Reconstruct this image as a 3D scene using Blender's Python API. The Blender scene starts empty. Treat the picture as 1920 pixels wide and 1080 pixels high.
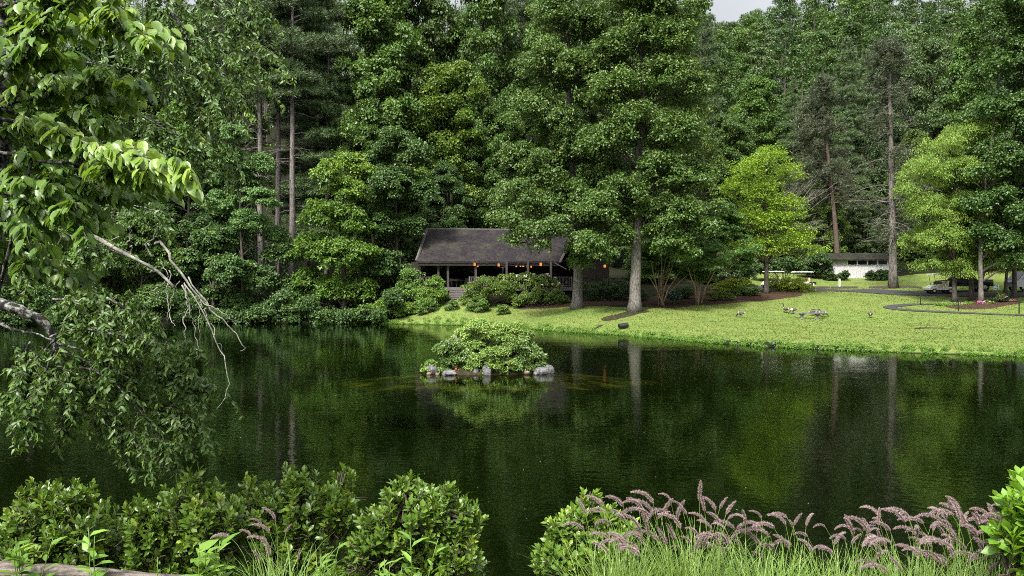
import bpy, math, random
import numpy as np
from mathutils import Vector, Matrix

# ------------------------------------------------------------------ camera, sky, sun, exposure
S = bpy.context.scene
COL = S.collection
FPX, CZ, HY = 1600.0, 4.0, 530.0
cam_d = bpy.data.cameras.new('camera')
cam = bpy.data.objects.new('camera', cam_d); COL.objects.link(cam)
cam.location = (0, 0, CZ)
cam.rotation_euler = (math.radians(90 - 0.358), 0, 0)
cam_d.lens = 30.0; cam_d.sensor_width = 36.0
cam_d.clip_start = 0.1; cam_d.clip_end = 3000
S.camera = cam

SUN_EL, SUN_AZ = math.radians(52), math.radians(207)      # azimuth clockwise from +Y: behind the camera, to its left
wd = bpy.data.worlds.new('World'); S.world = wd; wd.use_nodes = True
nt = wd.node_tree; nt.nodes.clear()
sky = nt.nodes.new('ShaderNodeTexSky'); sky.sky_type = 'NISHITA'; sky.sun_disc = False
sky.sun_elevation = SUN_EL; sky.sun_rotation = SUN_AZ
sky.air_density = 1.2; sky.dust_density = 4.0
hs = nt.nodes.new('ShaderNodeHueSaturation'); hs.inputs['Saturation'].default_value = 0.22
tc = nt.nodes.new('ShaderNodeTexCoord')
cn = nt.nodes.new('ShaderNodeTexNoise'); cn.inputs['Scale'].default_value = 3.0; cn.inputs['Detail'].default_value = 5
cr = nt.nodes.new('ShaderNodeMapRange'); cr.inputs[3].default_value = 0.75; cr.inputs[4].default_value = 1.3
mx = nt.nodes.new('ShaderNodeMix'); mx.data_type = 'RGBA'; mx.blend_type = 'MULTIPLY'; mx.inputs['Factor'].default_value = 1.0
bg = nt.nodes.new('ShaderNodeBackground'); bg.inputs['Strength'].default_value = 0.14
wo = nt.nodes.new('ShaderNodeOutputWorld')
nt.links.new(sky.outputs[0], hs.inputs['Color'])
nt.links.new(tc.outputs['Generated'], cn.inputs['Vector'])
nt.links.new(cn.outputs['Fac'], cr.inputs[0])
nt.links.new(hs.outputs[0], mx.inputs[6]); nt.links.new(cr.outputs[0], mx.inputs[7])
sz_ = nt.nodes.new('ShaderNodeSeparateXYZ'); nt.links.new(tc.outputs['Generated'], sz_.inputs[0])
gr = nt.nodes.new('ShaderNodeMapRange'); gr.inputs[1].default_value = 0.0; gr.inputs[2].default_value = 0.9; gr.inputs[3].default_value = 0.12; gr.inputs[4].default_value = 1.5
nt.links.new(sz_.outputs['Z'], gr.inputs[0])
mg = nt.nodes.new('ShaderNodeMix'); mg.data_type = 'RGBA'; mg.blend_type = 'MULTIPLY'; mg.inputs['Factor'].default_value = 1.0
nt.links.new(mx.outputs[2], mg.inputs[6]); nt.links.new(gr.outputs[0], mg.inputs[7])
nt.links.new(mg.outputs[2], bg.inputs['Color']); nt.links.new(bg.outputs[0], wo.inputs['Surface'])
sun_d = bpy.data.lights.new('sun', 'SUN'); sun_d.energy = 2.6; sun_d.angle = math.radians(5); sun_d.color = (1.0, 0.95, 0.86)
sun = bpy.data.objects.new('sun', sun_d); COL.objects.link(sun)
sd = Vector((math.sin(SUN_AZ) * math.cos(SUN_EL), math.cos(SUN_AZ) * math.cos(SUN_EL), math.sin(SUN_EL)))
sun.rotation_euler = sd.to_track_quat('Z', 'Y').to_euler()
S.view_settings.view_transform = 'Standard'; S.view_settings.look = 'None'
S.view_settings.exposure = 1.35; S.view_settings.gamma = 1.0
S.render.engine = 'CYCLES'
S.cycles.max_bounces = 6; S.cycles.diffuse_bounces = 3; S.cycles.glossy_bounces = 3; S.cycles.transparent_max_bounces = 8
S.cycles.transmission_bounces = 3
S.cycles.use_denoising = False
S.cycles.sample_clamp_indirect = 6
S.cycles.pixel_filter_type = 'BLACKMAN_HARRIS'; S.cycles.filter_width = 1.0

# ------------------------------------------------------------------ helpers
R0 = np.random.default_rng(11)
def W(px, py, Y): return np.array([(px - 960) / FPX * Y, Y, CZ - (py - HY) / FPX * Y])
def unit(a):
    n = np.linalg.norm(a, axis=-1, keepdims=True); return a / np.maximum(n, 1e-9)

def node_mat(name):
    m = bpy.data.materials.new(name); m.use_nodes = True
    m.node_tree.nodes.clear(); return m, m.node_tree
def N(t, kind, **kw):
    n = t.nodes.new(kind)
    for k, v in kw.items(): setattr(n, k, v)
    return n
def ramp(t, fac, stops):
    r = N(t, 'ShaderNodeValToRGB'); e = r.color_ramp.elements
    while len(e) < len(stops): e.new(0.5)
    for el, (p, c) in zip(e, stops): el.position = p; el.color = (*c, 1)
    t.links.new(fac, r.inputs[0]); return r.outputs[0]
def noise(t, scale, detail=4, rough=.6, vec=None, obj=True):
    n = N(t, 'ShaderNodeTexNoise'); n.inputs['Scale'].default_value = scale
    n.inputs['Detail'].default_value = detail; n.inputs['Roughness'].default_value = rough
    if vec is None:
        c = N(t, 'ShaderNodeTexCoord'); vec = c.outputs['Object']
    t.links.new(vec, n.inputs['Vector']); return n.outputs['Fac']
def mix(t, fac, a, b, mode='MIX'):
    m = N(t, 'ShaderNodeMix', data_type='RGBA', blend_type=mode)
    for i, v in ((0, fac), (6, a), (7, b)):
        if isinstance(v, (int, float)): m.inputs[i].default_value = v
        elif isinstance(v, tuple): m.inputs[i].default_value = (*v, 1)
        else: t.links.new(v, m.inputs[i])
    return m.outputs[2]
def bump(t, h, strength=.4, dist=.05):
    b = N(t, 'ShaderNodeBump'); b.inputs['Strength'].default_value = strength; b.inputs['Distance'].default_value = dist
    t.links.new(h, b.inputs['Height']); return b.outputs[0]
def principled(t, col, rough=.6, spec=.4, metal=0, nrm=None):
    p = N(t, 'ShaderNodeBsdfPrincipled')
    if isinstance(col, tuple): p.inputs['Base Color'].default_value = (*col, 1)
    else: t.links.new(col, p.inputs['Base Color'])
    p.inputs['Roughness'].default_value = rough; p.inputs['Specular IOR Level'].default_value = spec
    p.inputs['Metallic'].default_value = metal
    if nrm is not None: t.links.new(nrm, p.inputs['Normal'])
    return p.outputs[0]
def out(t, sh):
    o = N(t, 'ShaderNodeOutputMaterial'); t.links.new(sh, o.inputs['Surface'])

def leaf_mat(name, c1, c2, c3=None, trans=.28, rough=.45, spec=.45, vary=.35):
    m, t = node_mat(name)
    a = N(t, 'ShaderNodeAttribute', attribute_name='rnd')
    stops = [(0, c1), (.75, c2)] + ([(1, c3)] if c3 else [])
    c = ramp(t, a.outputs['Fac'], stops)
    oi = N(t, 'ShaderNodeObjectInfo')
    mr = N(t, 'ShaderNodeMapRange'); mr.inputs[3].default_value = 1 - vary; mr.inputs[4].default_value = 1 + vary
    t.links.new(oi.outputs['Random'], mr.inputs[0])
    c = mix(t, 1.0, c, mr.outputs[0], 'MULTIPLY')
    p = principled(t, c, rough, spec)
    tr = N(t, 'ShaderNodeBsdfTranslucent')
    t.links.new(mix(t, 1.0, c, (1.5, 1.35, .55), 'MULTIPLY'), tr.inputs['Color'])
    ms = N(t, 'ShaderNodeMixShader'); ms.inputs[0].default_value = trans
    t.links.new(p, ms.inputs[1]); t.links.new(tr.outputs[0], ms.inputs[2])
    out(t, ms.outputs[0]); return m
def noisy_mat(name, c1, c2, scale=5, rough=.8, spec=.25, bs=.4, bd=.03, stretch=None, metal=0, lo=.35, hi=.65):
    m, t = node_mat(name)
    vec = None
    if stretch:
        c = N(t, 'ShaderNodeTexCoord'); mp = N(t, 'ShaderNodeMapping'); mp.inputs['Scale'].default_value = stretch
        t.links.new(c.outputs['Object'], mp.inputs['Vector']); vec = mp.outputs[0]
    f = noise(t, scale, 6, .65, vec)
    out(t, principled(t, ramp(t, f, [(lo, c1), (hi, c2)]), rough, spec, metal, bump(t, f, bs, bd) if bs else None)); return m
def flat_mat(name, c, rough=.5, spec=.4, metal=0):
    return noisy_mat(name, tuple(x * .88 for x in c), tuple(min(1, x * 1.08) for x in c), 9, rough, spec, .08, .01, None, metal)
def glow_mat(name, c, strength):
    m, t = node_mat(name); e = N(t, 'ShaderNodeEmission'); e.inputs[0].default_value = (*c, 1); e.inputs[1].default_value = strength
    out(t, e.outputs[0]); return m

class MB:
    def __init__(s): s.V = []; s.r = []; s.n = 0; s.Q = []; s.T = []; s.Qm = []; s.Tm = []
    def add(s, V, quads=None, tris=None, rnd=.5, mat=0):
        V = np.asarray(V, float).reshape(-1, 3); s.V.append(V)
        s.r.append(np.broadcast_to(np.asarray(rnd, float), (len(V),)))
        if quads is not None and len(quads):
            q = np.asarray(quads, np.int64) + s.n; s.Q.append(q); s.Qm.append(np.full(len(q), mat))
        if tris is not None and len(tris):
            q = np.asarray(tris, np.int64) + s.n; s.T.append(q); s.Tm.append(np.full(len(q), mat))
        s.n += len(V); return s
    def box(s, c, size, rz=0, mat=0, ry=0, rx=0, rnd=.5):
        hx, hy, hz = [a / 2 for a in size]
        v = np.array([[x, y, z] for z in (-hz, hz) for x, y in ((-hx, -hy), (hx, -hy), (hx, hy), (-hx, hy))])
        M = np.array(Matrix.Rotation(rz, 3, 'Z') @ Matrix.Rotation(ry, 3, 'Y') @ Matrix.Rotation(rx, 3, 'X'))
        return s.add(v @ M.T + np.asarray(c), [[3, 2, 1, 0], [4, 5, 6, 7], [0, 1, 5, 4], [1, 2, 6, 5], [2, 3, 7, 6], [3, 0, 4, 7]], None, rnd, mat)
    def tube(s, P, R, m=6, mat=0, rnd=.5, sq=(1, 1)):
        P = np.asarray(P, float); R = np.broadcast_to(np.asarray(R, float), (len(P),))
        T = unit(np.gradient(P, axis=0)); ref = np.array([.31, .87, .23]) if abs(unit(P[-1] - P[0])[1]) < .8 else np.array([.2, .1, .95])
        A = unit(np.cross(T, ref)); B = np.cross(T, A)
        th = np.arange(m) * 2 * math.pi / m
        V = P[:, None] + R[:, None, None] * (sq[0] * np.cos(th)[None, :, None] * A[:, None] + sq[1] * np.sin(th)[None, :, None] * B[:, None])
        k = len(P); i = np.arange(k - 1)[:, None] * m; j = np.arange(m)[None]; j2 = (j + 1) % m
        q = np.stack([i + j, i + j2, i + m + j2, i + m + j], -1).reshape(-1, 4)
        V = np.concatenate([V.reshape(-1, 3), P[:1], P[-1:]]); a, b = k * m, k * m + 1
        t = [[a, (x + 1) % m, x] for x in range(m)] + [[b, (k - 1) * m + x, (k - 1) * m + (x + 1) % m] for x in range(m)]
        return s.add(V, q, t, rnd, mat)
    def lathe(s, prof, c=(0, 0, 0), m=12, mat=0):
        prof = np.asarray(prof, float); P = np.stack([0 * prof[:, 0], 0 * prof[:, 0], prof[:, 1]], 1)
        th = np.arange(m) * 2 * math.pi / m
        V = np.stack([prof[:, None, 0] * np.cos(th), prof[:, None, 0] * np.sin(th), np.broadcast_to(prof[:, 1:2], (len(prof), m))], -1).reshape(-1, 3) + np.asarray(c)
        k = len(prof); i = np.arange(k - 1)[:, None] * m; j = np.arange(m)[None]; j2 = (j + 1) % m
        return s.add(V, np.stack([i + j, i + j2, i + m + j2, i + m + j], -1).reshape(-1, 4), None, .5, mat)
    def prism(s, poly, y0, y1, mat=0):                       # poly in (x, z), extruded along y
        poly = np.asarray(poly, float); k = len(poly)
        V = np.concatenate([np.insert(poly, 1, y0, 1), np.insert(poly, 1, y1, 1)]); c0 = poly.mean(0)
        V = np.concatenate([V, [[c0[0], y0, c0[1]], [c0[0], y1, c0[1]]]])
        q = [[i, (i + 1) % k, k + (i + 1) % k, k + i] for i in range(k)]
        t = [[2 * k, (i + 1) % k, i] for i in range(k)] + [[2 * k + 1, k + i, k + (i + 1) % k] for i in range(k)]
        return s.add(V, q, t, .5, mat)
    def build(s, name, mats, parent=None, smooth=False, loc=None):
        me = bpy.data.meshes.new(name)
        V = np.concatenate(s.V) if s.V else np.zeros((0, 3)); Q = np.concatenate(s.Q) if s.Q else np.zeros((0, 4), int); T = np.concatenate(s.T) if s.T else np.zeros((0, 3), int)
        me.vertices.add(len(V)); me.vertices.foreach_set('co', V.astype(np.float32).ravel())
        nl = Q.size + T.size; me.loops.add(nl); me.loops.foreach_set('vertex_index', np.concatenate([Q.ravel(), T.ravel()]).astype(np.int32))
        me.polygons.add(len(Q) + len(T))
        me.polygons.foreach_set('loop_start', np.concatenate([np.arange(len(Q)) * 4, Q.size + np.arange(len(T)) * 3]).astype(np.int32))
        mi = np.concatenate(s.Qm + s.Tm) if (s.Qm or s.Tm) else np.zeros(0)
        me.polygons.foreach_set('material_index', mi.astype(np.int32))
        me.polygons.foreach_set('use_smooth', np.full(len(mi), bool(smooth)))
        a = me.attributes.new('rnd', 'FLOAT', 'POINT'); a.data.foreach_set('value', np.concatenate(s.r).astype(np.float32))
        for m in (mats if isinstance(mats, (list, tuple)) else [mats]): me.materials.append(m)
        me.update(calc_edges=True)
        o = bpy.data.objects.new(name, me); COL.objects.link(o)
        if parent is not None: o.parent = parent
        if loc is not None: o.location = loc
        return o

T_DIA = (np.array([[0, 0, 0], [.45, -.5, .07], [1, 0, -.12], [.45, .5, .07]]), [[0, 1, 2, 3]], None)
def leaf_tmpl(w1, w2, dr=.14, fold=.07):
    v = np.array([[0, 0, 0], [.3, -w1, fold], [.3, 0, 0], [.3, w1, fold], [.68, -w2, fold * .6 - dr * .35], [.68, 0, -dr * .4], [.68, w2, fold * .6 - dr * .35], [1, 0, -dr]])
    return (v, [[1, 2, 5, 4], [2, 3, 6, 5]], [[0, 2, 1], [0, 3, 2], [4, 5, 7], [5, 6, 7]])
def _broad():
    rows = [(.0, .0), (.14, .36), (.38, .5), (.64, .42), (.85, .2)]; v = [[0, 0, 0]]; q = []; t = []
    for u, w in rows[1:]: v += [[u, -w, .09 - .2 * u * u], [u, 0, -.2 * u * u], [u, w, .09 - .2 * u * u]]
    v.append([1, 0, -.24]); t += [[0, 2, 1], [0, 3, 2]]
    for i in range(3): a = 1 + 3 * i; q += [[a, a + 1, a + 4, a + 3], [a + 1, a + 2, a + 5, a + 4]]
    t += [[10, 11, 13], [11, 12, 13]]; return np.array(v), q, t
T_BROAD = _broad()
T_OVATE = leaf_tmpl(.46, .36, .22, .1); T_OBOV = leaf_tmpl(.33, .46, .1, .09); T_LANCE = leaf_tmpl(.45, .33, .2, .06)
def _nd():
    v = []; t = []
    for k in range(6):
        a = k * math.pi / 3; d = np.array([.75, .65 * math.cos(a), .65 * math.sin(a)]); s_ = np.array([0, -math.sin(a), math.cos(a)]) * .06
        i = len(v); v += [s_, -s_, d]; t.append([i, i + 1, i + 2])
    return np.array(v), None, t
T_NEED = _nd()
def leaves(mb, tm, pos, t, n, L, Wd, rnd, mat=0):
    v, q, tr = tm; k = len(pos)
    if not k: return
    t = unit(t); n = unit(n - (n * t).sum(-1, keepdims=True) * t); s_ = np.cross(n, t)
    L = np.broadcast_to(L, (k,))[:, None, None]; Wd = np.broadcast_to(Wd, (k,))[:, None, None]
    V = pos[:, None] + L * v[None, :, 0:1] * t[:, None] + Wd * v[None, :, 1:2] * s_[:, None] + L * v[None, :, 2:3] * n[:, None]
    off = (np.arange(k) * len(v))[:, None, None]
    Q = (off + np.array(q)[None]).reshape(-1, 4) if q else None; T = (off + np.array(tr)[None]).reshape(-1, 3) if tr else None
    mb.add(V.reshape(-1, 3), Q, T, np.repeat(np.broadcast_to(rnd, (k,)), len(v)), mat)

def clump_leaves(mb, C, Rc, n_total, leaf, rg, flat=.8, wid=.8, tm=T_DIA, upw=.5, hang=.45, mat=0, rlo=0., rhi=1., centre=None):
    C = np.asarray(C); Rc = np.asarray(Rc); w = Rc ** 2; cnt = np.maximum(3, (n_total * w / w.sum())).astype(int)
    idx = np.repeat(np.arange(len(C)), cnt); k = len(idx)
    d = unit(rg.normal(size=(k, 3))); d[:, 2] = np.where(d[:, 2] < -.35, -d[:, 2], d[:, 2]); r = rg.uniform(.3, 1, k) ** .6
    rc = Rc[idx]; p = d * (r * rc)[:, None]; hd = np.hypot(p[:, 0], p[:, 1]); p[:, 2] = p[:, 2] * flat - .14 * hd ** 2 / rc
    n = np.array([0, -.12, upw]) + .85 * d + rg.normal(0, .42, (k, 3))
    t = d * [1, 1, .3] + rg.normal(0, .5, (k, 3)); t[:, 2] -= hang
    cr_ = rg.uniform(-.22, .22, len(C))[idx]
    sz = leaf * rg.uniform(.65, 1.25, k)
    leaves(mb, tm, C[idx] + p, t, n, sz, sz * wid, np.clip(rlo + (rhi - rlo) * (rg.uniform(0, 1, k) * .75 + .12 + cr_), 0, 1), mat)

def prop(o, label, cat, group=None, kind=None):
    if label: o['label'] = label
    if cat: o['category'] = cat
    if group: o['group'] = group
    if kind: o['kind'] = kind
    return o
def thing(name, label, cat, loc=(0, 0, 0), rz=0, group=None):
    o = bpy.data.objects.new(name, None); COL.objects.link(o); o.location = loc; o.rotation_euler = (0, 0, rz); o.empty_display_size = .3
    return prop(o, label, cat, group)
def dup(root):
    r = root.copy(); COL.objects.link(r)
    for ch in list(root.children):
        c = ch.copy(); COL.objects.link(c); c.parent = r
        for g in list(ch.children):
            d = g.copy(); COL.objects.link(d); d.parent = c
    return r

# ------------------------------------------------------------------ materials
M = {}
M['oak'] = leaf_mat('leaf_mid', (.042, .092, .015), (.085, .16, .026), (.13, .21, .04))
M['wood'] = leaf_mat('leaf_forest', (.036, .08, .015), (.078, .15, .026), (.125, .195, .04), vary=.3, trans=.33)
M['poplar'] = leaf_mat('leaf_poplar', (.042, .09, .016), (.085, .155, .028), (.145, .215, .05), vary=.05, spec=.5)
M['dark'] = leaf_mat('leaf_dark', (.026, .062, .013), (.054, .11, .023), (.09, .15, .034), vary=.2)
M['magnolia'] = leaf_mat('leaf_magnolia', (.06, .13, .014), (.115, .21, .024), (.20, .30, .05), vary=.05)
M['lime'] = leaf_mat('leaf_lime', (.11, .205, .012), (.19, .31, .022), (.27, .38, .03), vary=.05, trans=.35)
M['willow'] = leaf_mat('leaf_yellow_green', (.10, .19, .02), (.18, .285, .038), (.26, .36, .065), vary=.1, trans=.35)
M['myrtle'] = leaf_mat('leaf_myrtle', (.035, .09, .014), (.07, .15, .022), (.12, .21, .03), vary=.1)
M['airy'] = leaf_mat('leaf_airy', (.048, .115, .028), (.095, .185, .045), (.145, .24, .065), vary=.1)
M['needle'] = leaf_mat('needles', (.042, .08, .025), (.075, .125, .038), (.115, .165, .056), trans=.12, vary=.2)
M['needle_old'] = leaf_mat('needles_browning', (.045, .06, .03), (.07, .10, .042), (.12, .12, .06), trans=.1, vary=.2)
M['azalea'] = leaf_mat('leaf_azalea', (.05, .10, .014), (.10, .17, .02), (.19, .22, .035), vary=.1)
M['hedge'] = leaf_mat('leaf_hedge', (.13, .19, .012), (.22, .29, .02), (.32, .37, .03), vary=.1)
M['island'] = leaf_mat('leaf_island', (.08, .155, .022), (.155, .25, .04), (.27, .38, .09), vary=.1, spec=.6)
M['island2'] = leaf_mat('leaf_island_glossy', (.065, .13, .026), (.125, .21, .045), (.23, .33, .09), vary=.1, spec=.7, rough=.35)
M['laurel'] = leaf_mat('leaf_laurel', (.05, .11, .013), (.11, .195, .022), (.22, .31, .04), vary=.08, spec=.6, rough=.36, trans=.25)
M['young'] = leaf_mat('leaf_young', (.09, .20, .018), (.17, .32, .03), (.24, .40, .05), vary=.08, trans=.35)
M['dogwood'] = leaf_mat('leaf_dogwood', (.06, .135, .02), (.13, .225, .03), (.24, .35, .055), vary=.03, spec=.5, rough=.4, trans=.38)
M['cherry'] = leaf_mat('leaf_cherry', (.045, .10, .022), (.095, .17, .034), (.20, .30, .055), vary=.03, spec=.4, rough=.42, trans=.3)
M['weed'] = leaf_mat('leaf_weed', (.08, .17, .02), (.13, .25, .03), (.19, .31, .05), vary=.1)
M['blade'] = leaf_mat('grass_blade', (.12, .22, .04), (.21, .33, .07), (.36, .42, .15), vary=.08)
M['lawnblade'] = leaf_mat('lawn_blade', (.088, .138, .028), (.13, .182, .038), (.195, .23, .065), vary=.0, rough=.6, spec=.2)
M['plume'] = leaf_mat('plume_bristle', (.24, .16, .19), (.48, .39, .42), (.80, .75, .75), vary=.12, trans=.3, rough=.7, spec=.2)
M['petal_w'] = leaf_mat('petal_white', (.6, .55, .58), (.75, .72, .72), vary=0)
M['fallen'] = leaf_mat('leaf_fallen', (.06, .04, .022), (.13, .085, .045), (.26, .20, .13), vary=0)
M['petal_f'] = leaf_mat('petal_faded', (.12, .12, .10), (.28, .27, .25), vary=0)
M['petal_p'] = leaf_mat('petal_pink', (.55, .10, .36), (.72, .26, .55), vary=.1)
M['petal_b'] = leaf_mat('petal_blue', (.14, .13, .45), (.28, .26, .62), vary=.1)
M['bark'] = noisy_mat('bark', (.03, .025, .02), (.11, .095, .08), 3, .9, .2, .8, .05, (5, 5, .8))
M['bark_pale'] = noisy_mat('bark_pale', (.035, .032, .028), (.19, .18, .16), 2.6, .9, .2, .8, .06, (5, 5, 1.4))
M['bark_pine'] = noisy_mat('bark_pine', (.06, .052, .048), (.24, .215, .20), 2.4, .9, .2, .8, .06, (5, 5, 1.0))
M['bark_red'] = noisy_mat('bark_red', (.04, .028, .024), (.13, .095, .08), 2.4, .9, .2, .8, .06, (5, 5, 1.0))
M['bark_tan'] = noisy_mat('bark_tan', (.12, .08, .05), (.27, .20, .13), 4, .85, .2, .5, .03, (4, 4, .8))
M['bark_lichen'] = noisy_mat('bark_lichen', (.012, .011, .01), (.30, .31, .27), 26, .9, .2, .9, .01, None, 0, .47, .68)
M['deadwood'] = noisy_mat('deadwood', (.10, .095, .08), (.38, .37, .32), 30, .9, .2, .7, .01)
M['twig'] = noisy_mat('twig', (.03, .024, .02), (.10, .08, .065), 30, .85, .25, .3, .005)
M['rock'] = noisy_mat('rock', (.03, .029, .03), (.20, .195, .20), 4.5, .85, .25, 1, .08)
M['rock_tan'] = noisy_mat('rock_tan', (.07, .05, .035), (.20, .14, .09), 5, .85, .25, 1, .06)
M['mulch'] = noisy_mat('mulch', (.018, .011, .008), (.075, .045, .03), 6, .95, .1, 1, .08)
M['sand'] = noisy_mat('silt', (.02, .02, .007), (.24, .19, .06), 1.1, .95, .05, .3, .03, (.7, 4, 1), 0, .48, .72)
M['soil'] = noisy_mat('soil', (.012, .012, .007), (.045, .038, .02), 5, .95, .1, 1, .05)
M['asphalt'] = noisy_mat('asphalt', (.028, .027, .03), (.062, .06, .064), 30, .95, .08, .3, .01)
M['timber'] = noisy_mat('timber', (.035, .028, .024), (.10, .085, .075), 3, .85, .2, .5, .02, (1, 8, 8))
M['timber_dark'] = noisy_mat('timber_dark', (.012, .010, .009), (.035, .029, .025), 3, .85, .2, .5, .02, (8, 8, 1))
M['timber_grey'] = noisy_mat('timber_grey', (.06, .052, .05), (.15, .135, .13), 5, .85, .2, .4, .02, (8, 8, 1))
M['white'] = flat_mat('white_paint', (.72, .72, .73), .45)
M['cream'] = flat_mat('cream_vinyl', (.62, .53, .38), .55)
M['black'] = flat_mat('black_plastic', (.014, .014, .016), .4)
M['carpaint'] = flat_mat('black_paint', (.012, .013, .018), .12, .7)
M['silver'] = flat_mat('silver_paint', (.42, .43, .46), .3, .6, .3)
M['chrome'] = flat_mat('chrome', (.55, .56, .58), .22, .5, .9)
M['glass'] = flat_mat('dark_glass', (.015, .018, .02), .06, .8)
M['rubber'] = flat_mat('rubber', (.018, .018, .018), .85, .2)
M['stone'] = noisy_mat('bench_stone', (.07, .065, .07), (.19, .18, .19), 6, .85, .2, .6, .02)
M['lamp'] = glow_mat('lantern_glow', (1.0, .36, .08), .4)
M['goose_b'] = noisy_mat('goose_brown', (.045, .036, .03), (.14, .115, .10), 16, .8, .2, .3, .01, (1, 4, 1))
M['goose_k'] = flat_mat('goose_black', (.012, .012, .013), .6)
M['goose_w'] = flat_mat('goose_white', (.34, .33, .31), .7)
M['blue'] = flat_mat('blue_plastic', (.05, .06, .26), .5)
M['timber_brown'] = noisy_mat('timber_brown', (.03, .025, .022), (.075, .062, .055), 5, .85, .2, .4, .02, (8, 8, 1))
M['log'] = noisy_mat('log_bark', (.03, .025, .022), (.20, .17, .15), 9, .9, .2, 1, .02, (.6, 4, 4))
M['rust'] = noisy_mat('dry_leaf', (.30, .09, .03), (.5, .2, .07), 9, .7, .2, .2, .01)

# roof shakes: courses and ragged tabs
def roof_mat(name, c1, c2, moss):
    m, t = node_mat(name)
    c = N(t, 'ShaderNodeTexCoord')
    b = N(t, 'ShaderNodeTexBrick'); b.inputs['Scale'].default_value = 1.0
    b.inputs['Brick Width'].default_value = .22; b.inputs['Row Height'].default_value = .17; b.inputs['Mortar Size'].default_value = .012
    b.inputs['Color1'].default_value = (*c1, 1); b.inputs['Color2'].default_value = (*c2, 1); b.inputs['Mortar'].default_value = (*[x * .4 for x in c1], 1)
    t.links.new(c.outputs['UV'], b.inputs['Vector'])
    n1 = noise(t, .55, 7, .72); col = mix(t, ramp(t, n1, [(.45, (0, 0, 0)), (.68, (1, 1, 1))]), b.outputs['Color'], moss)
    n2 = noise(t, 9, 3, .7); col = mix(t, 1.0, col, ramp(t, n2, [(.3, (.55, .55, .55)), (.7, (1.4, 1.4, 1.4))]), 'MULTIPLY')
    out(t, principled(t, col, .9, .2, 0, bump(t, n2, .9, .06))); return m
M['roof'] = roof_mat('roof_shakes', (.013, .011, .013), (.028, .023, .027), (.040, .035, .026))
M['roof_moss'] = roof_mat('roof_mossy', (.014, .012, .012), (.028, .025, .022), (.035, .042, .014))
# board and batten, vertical
m, t = node_mat('board_batten'); c = N(t, 'ShaderNodeTexCoord')
n1 = noise(t, 3, 5, .7)
out(t, principled(t, ramp(t, n1, [(.3, (.30, .295, .29)), (.62, (.52, .515, .51))]), .8, .25)); M['boards'] = m

# ------------------------------------------------------------------ ground
SHORE = np.array([(60, 40), (38, 43.5), (27.6, 46), (22.4, 48.5), (17.9, 51.2), (13.6, 55.7), (10.9, 60.4), (8.8, 64), (5.1, 68.4), (1.8, 73), (-3, 79), (-9.7, 82), (-14, 83.4),
                  (-18.7, 83), (-24, 84.5), (-29.4, 84), (-34, 82.5), (-39, 83), (-48, 80), (-58, 72), (-64, 55), (-58, 32), (-40, 16), (-20, 9.6), (-8, 9), (0, 9.2), (8, 9), (20, 9.6), (45, 14), (66, 26)], float)
def shore_dist(x, y):
    x = np.asarray(x, float); y = np.asarray(y, float); d = np.full(x.shape, 1e9); ins = np.zeros(x.shape, bool)
    k = len(SHORE)
    for i in range(k):
        a, b = SHORE[i], SHORE[(i + 1) % k]; e = b - a; tt = np.clip(((x - a[0]) * e[0] + (y - a[1]) * e[1]) / (e @ e), 0, 1)
        d = np.minimum(d, np.hypot(x - a[0] - tt * e[0], y - a[1] - tt * e[1]))
        c = (a[1] > y) != (b[1] > y)
        with np.errstate(all='ignore'): xi = a[0] + (y - a[1]) / (e[1] if e[1] else 1e-9) * e[0]
        ins ^= c & (x < xi)
    return np.where(ins, -d, d)
CTRL = []
for x, y in SHORE[:21]: CTRL.append((x, y, .2))
for px, py, Y in [(1520, 597, 73), (1390, 594, 73), (1650, 575, 79), (1916, 592, 70), (1760, 571, 80), (1300, 572, 79.5), (1520, 548, 88), (1190, 583, 75), (1082, 577, 79), (1000, 577, 82.5),
                  (900, 586, 82.5), (850, 580, 82.5), (855, 556, 85), (780, 592, 85), (1700, 625, 59), (1440, 551, 86), (1480, 563, 82), (1240, 575, 80), (1526, 544, 94), (1700, 549, 90), (1920, 555, 84), (2080, 558, 80),
                  (1675, 540, 95), (1610, 521, 107), (1560, 522, 107), (1680, 521, 107), (1800, 535, 98), (1920, 535, 96), (1400, 540, 98), (1790, 567, 82), (1905, 565, 80)]: CTRL.append(tuple(W(px, py, Y)))
for x, y, z in [(-10, 92, 3.2), (2, 92, 3.2), (8, 90, 3.0), (14, 92, 3.3), (-20, 92, 1.9), (-30, 92, 1.8), (-45, 92, 1.8), (-70, 90, 2), (-10, 105, 6), (15, 108, 6.5), (-40, 108, 6), (-80, 108, 7),
                (40, 116, 7.5), (60, 112, 7), (80, 104, 6), (20, 118, 9), (0, 125, 12), (-40, 130, 14), (-90, 130, 15), (45, 135, 15), (80, 130, 14), (120, 110, 8), (120, 70, 3), (70, 60, 1.6), (120, 40, 2)]: CTRL.append((x, y, z))
for x in (-120, -50, 0, 45, 100, 150):
    for y, z in ((160, 32), (200, 50), (250, 60), (320, 46)): CTRL.append((x, y, z))
CTRL = np.array(CTRL)
def U(r2): return .5 * r2 * np.log(r2 + 1e-9)
_k = len(CTRL); _r2 = ((CTRL[:, None, :2] - CTRL[None, :, :2]) ** 2).sum(-1)
_A = np.zeros((_k + 3, _k + 3)); _A[:_k, :_k] = U(_r2) + np.eye(_k) * 6.0; _A[:_k, _k] = 1; _A[:_k, _k + 1:] = CTRL[:, :2]; _A[_k:, :_k] = _A[:_k, _k:].T
_w = np.linalg.solve(_A, np.concatenate([CTRL[:, 2], np.zeros(3)]))
def smooth(a, b, x): t_ = np.clip((x - a) / (b - a), 0, 1); return t_ * t_ * (3 - 2 * t_)
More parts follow.
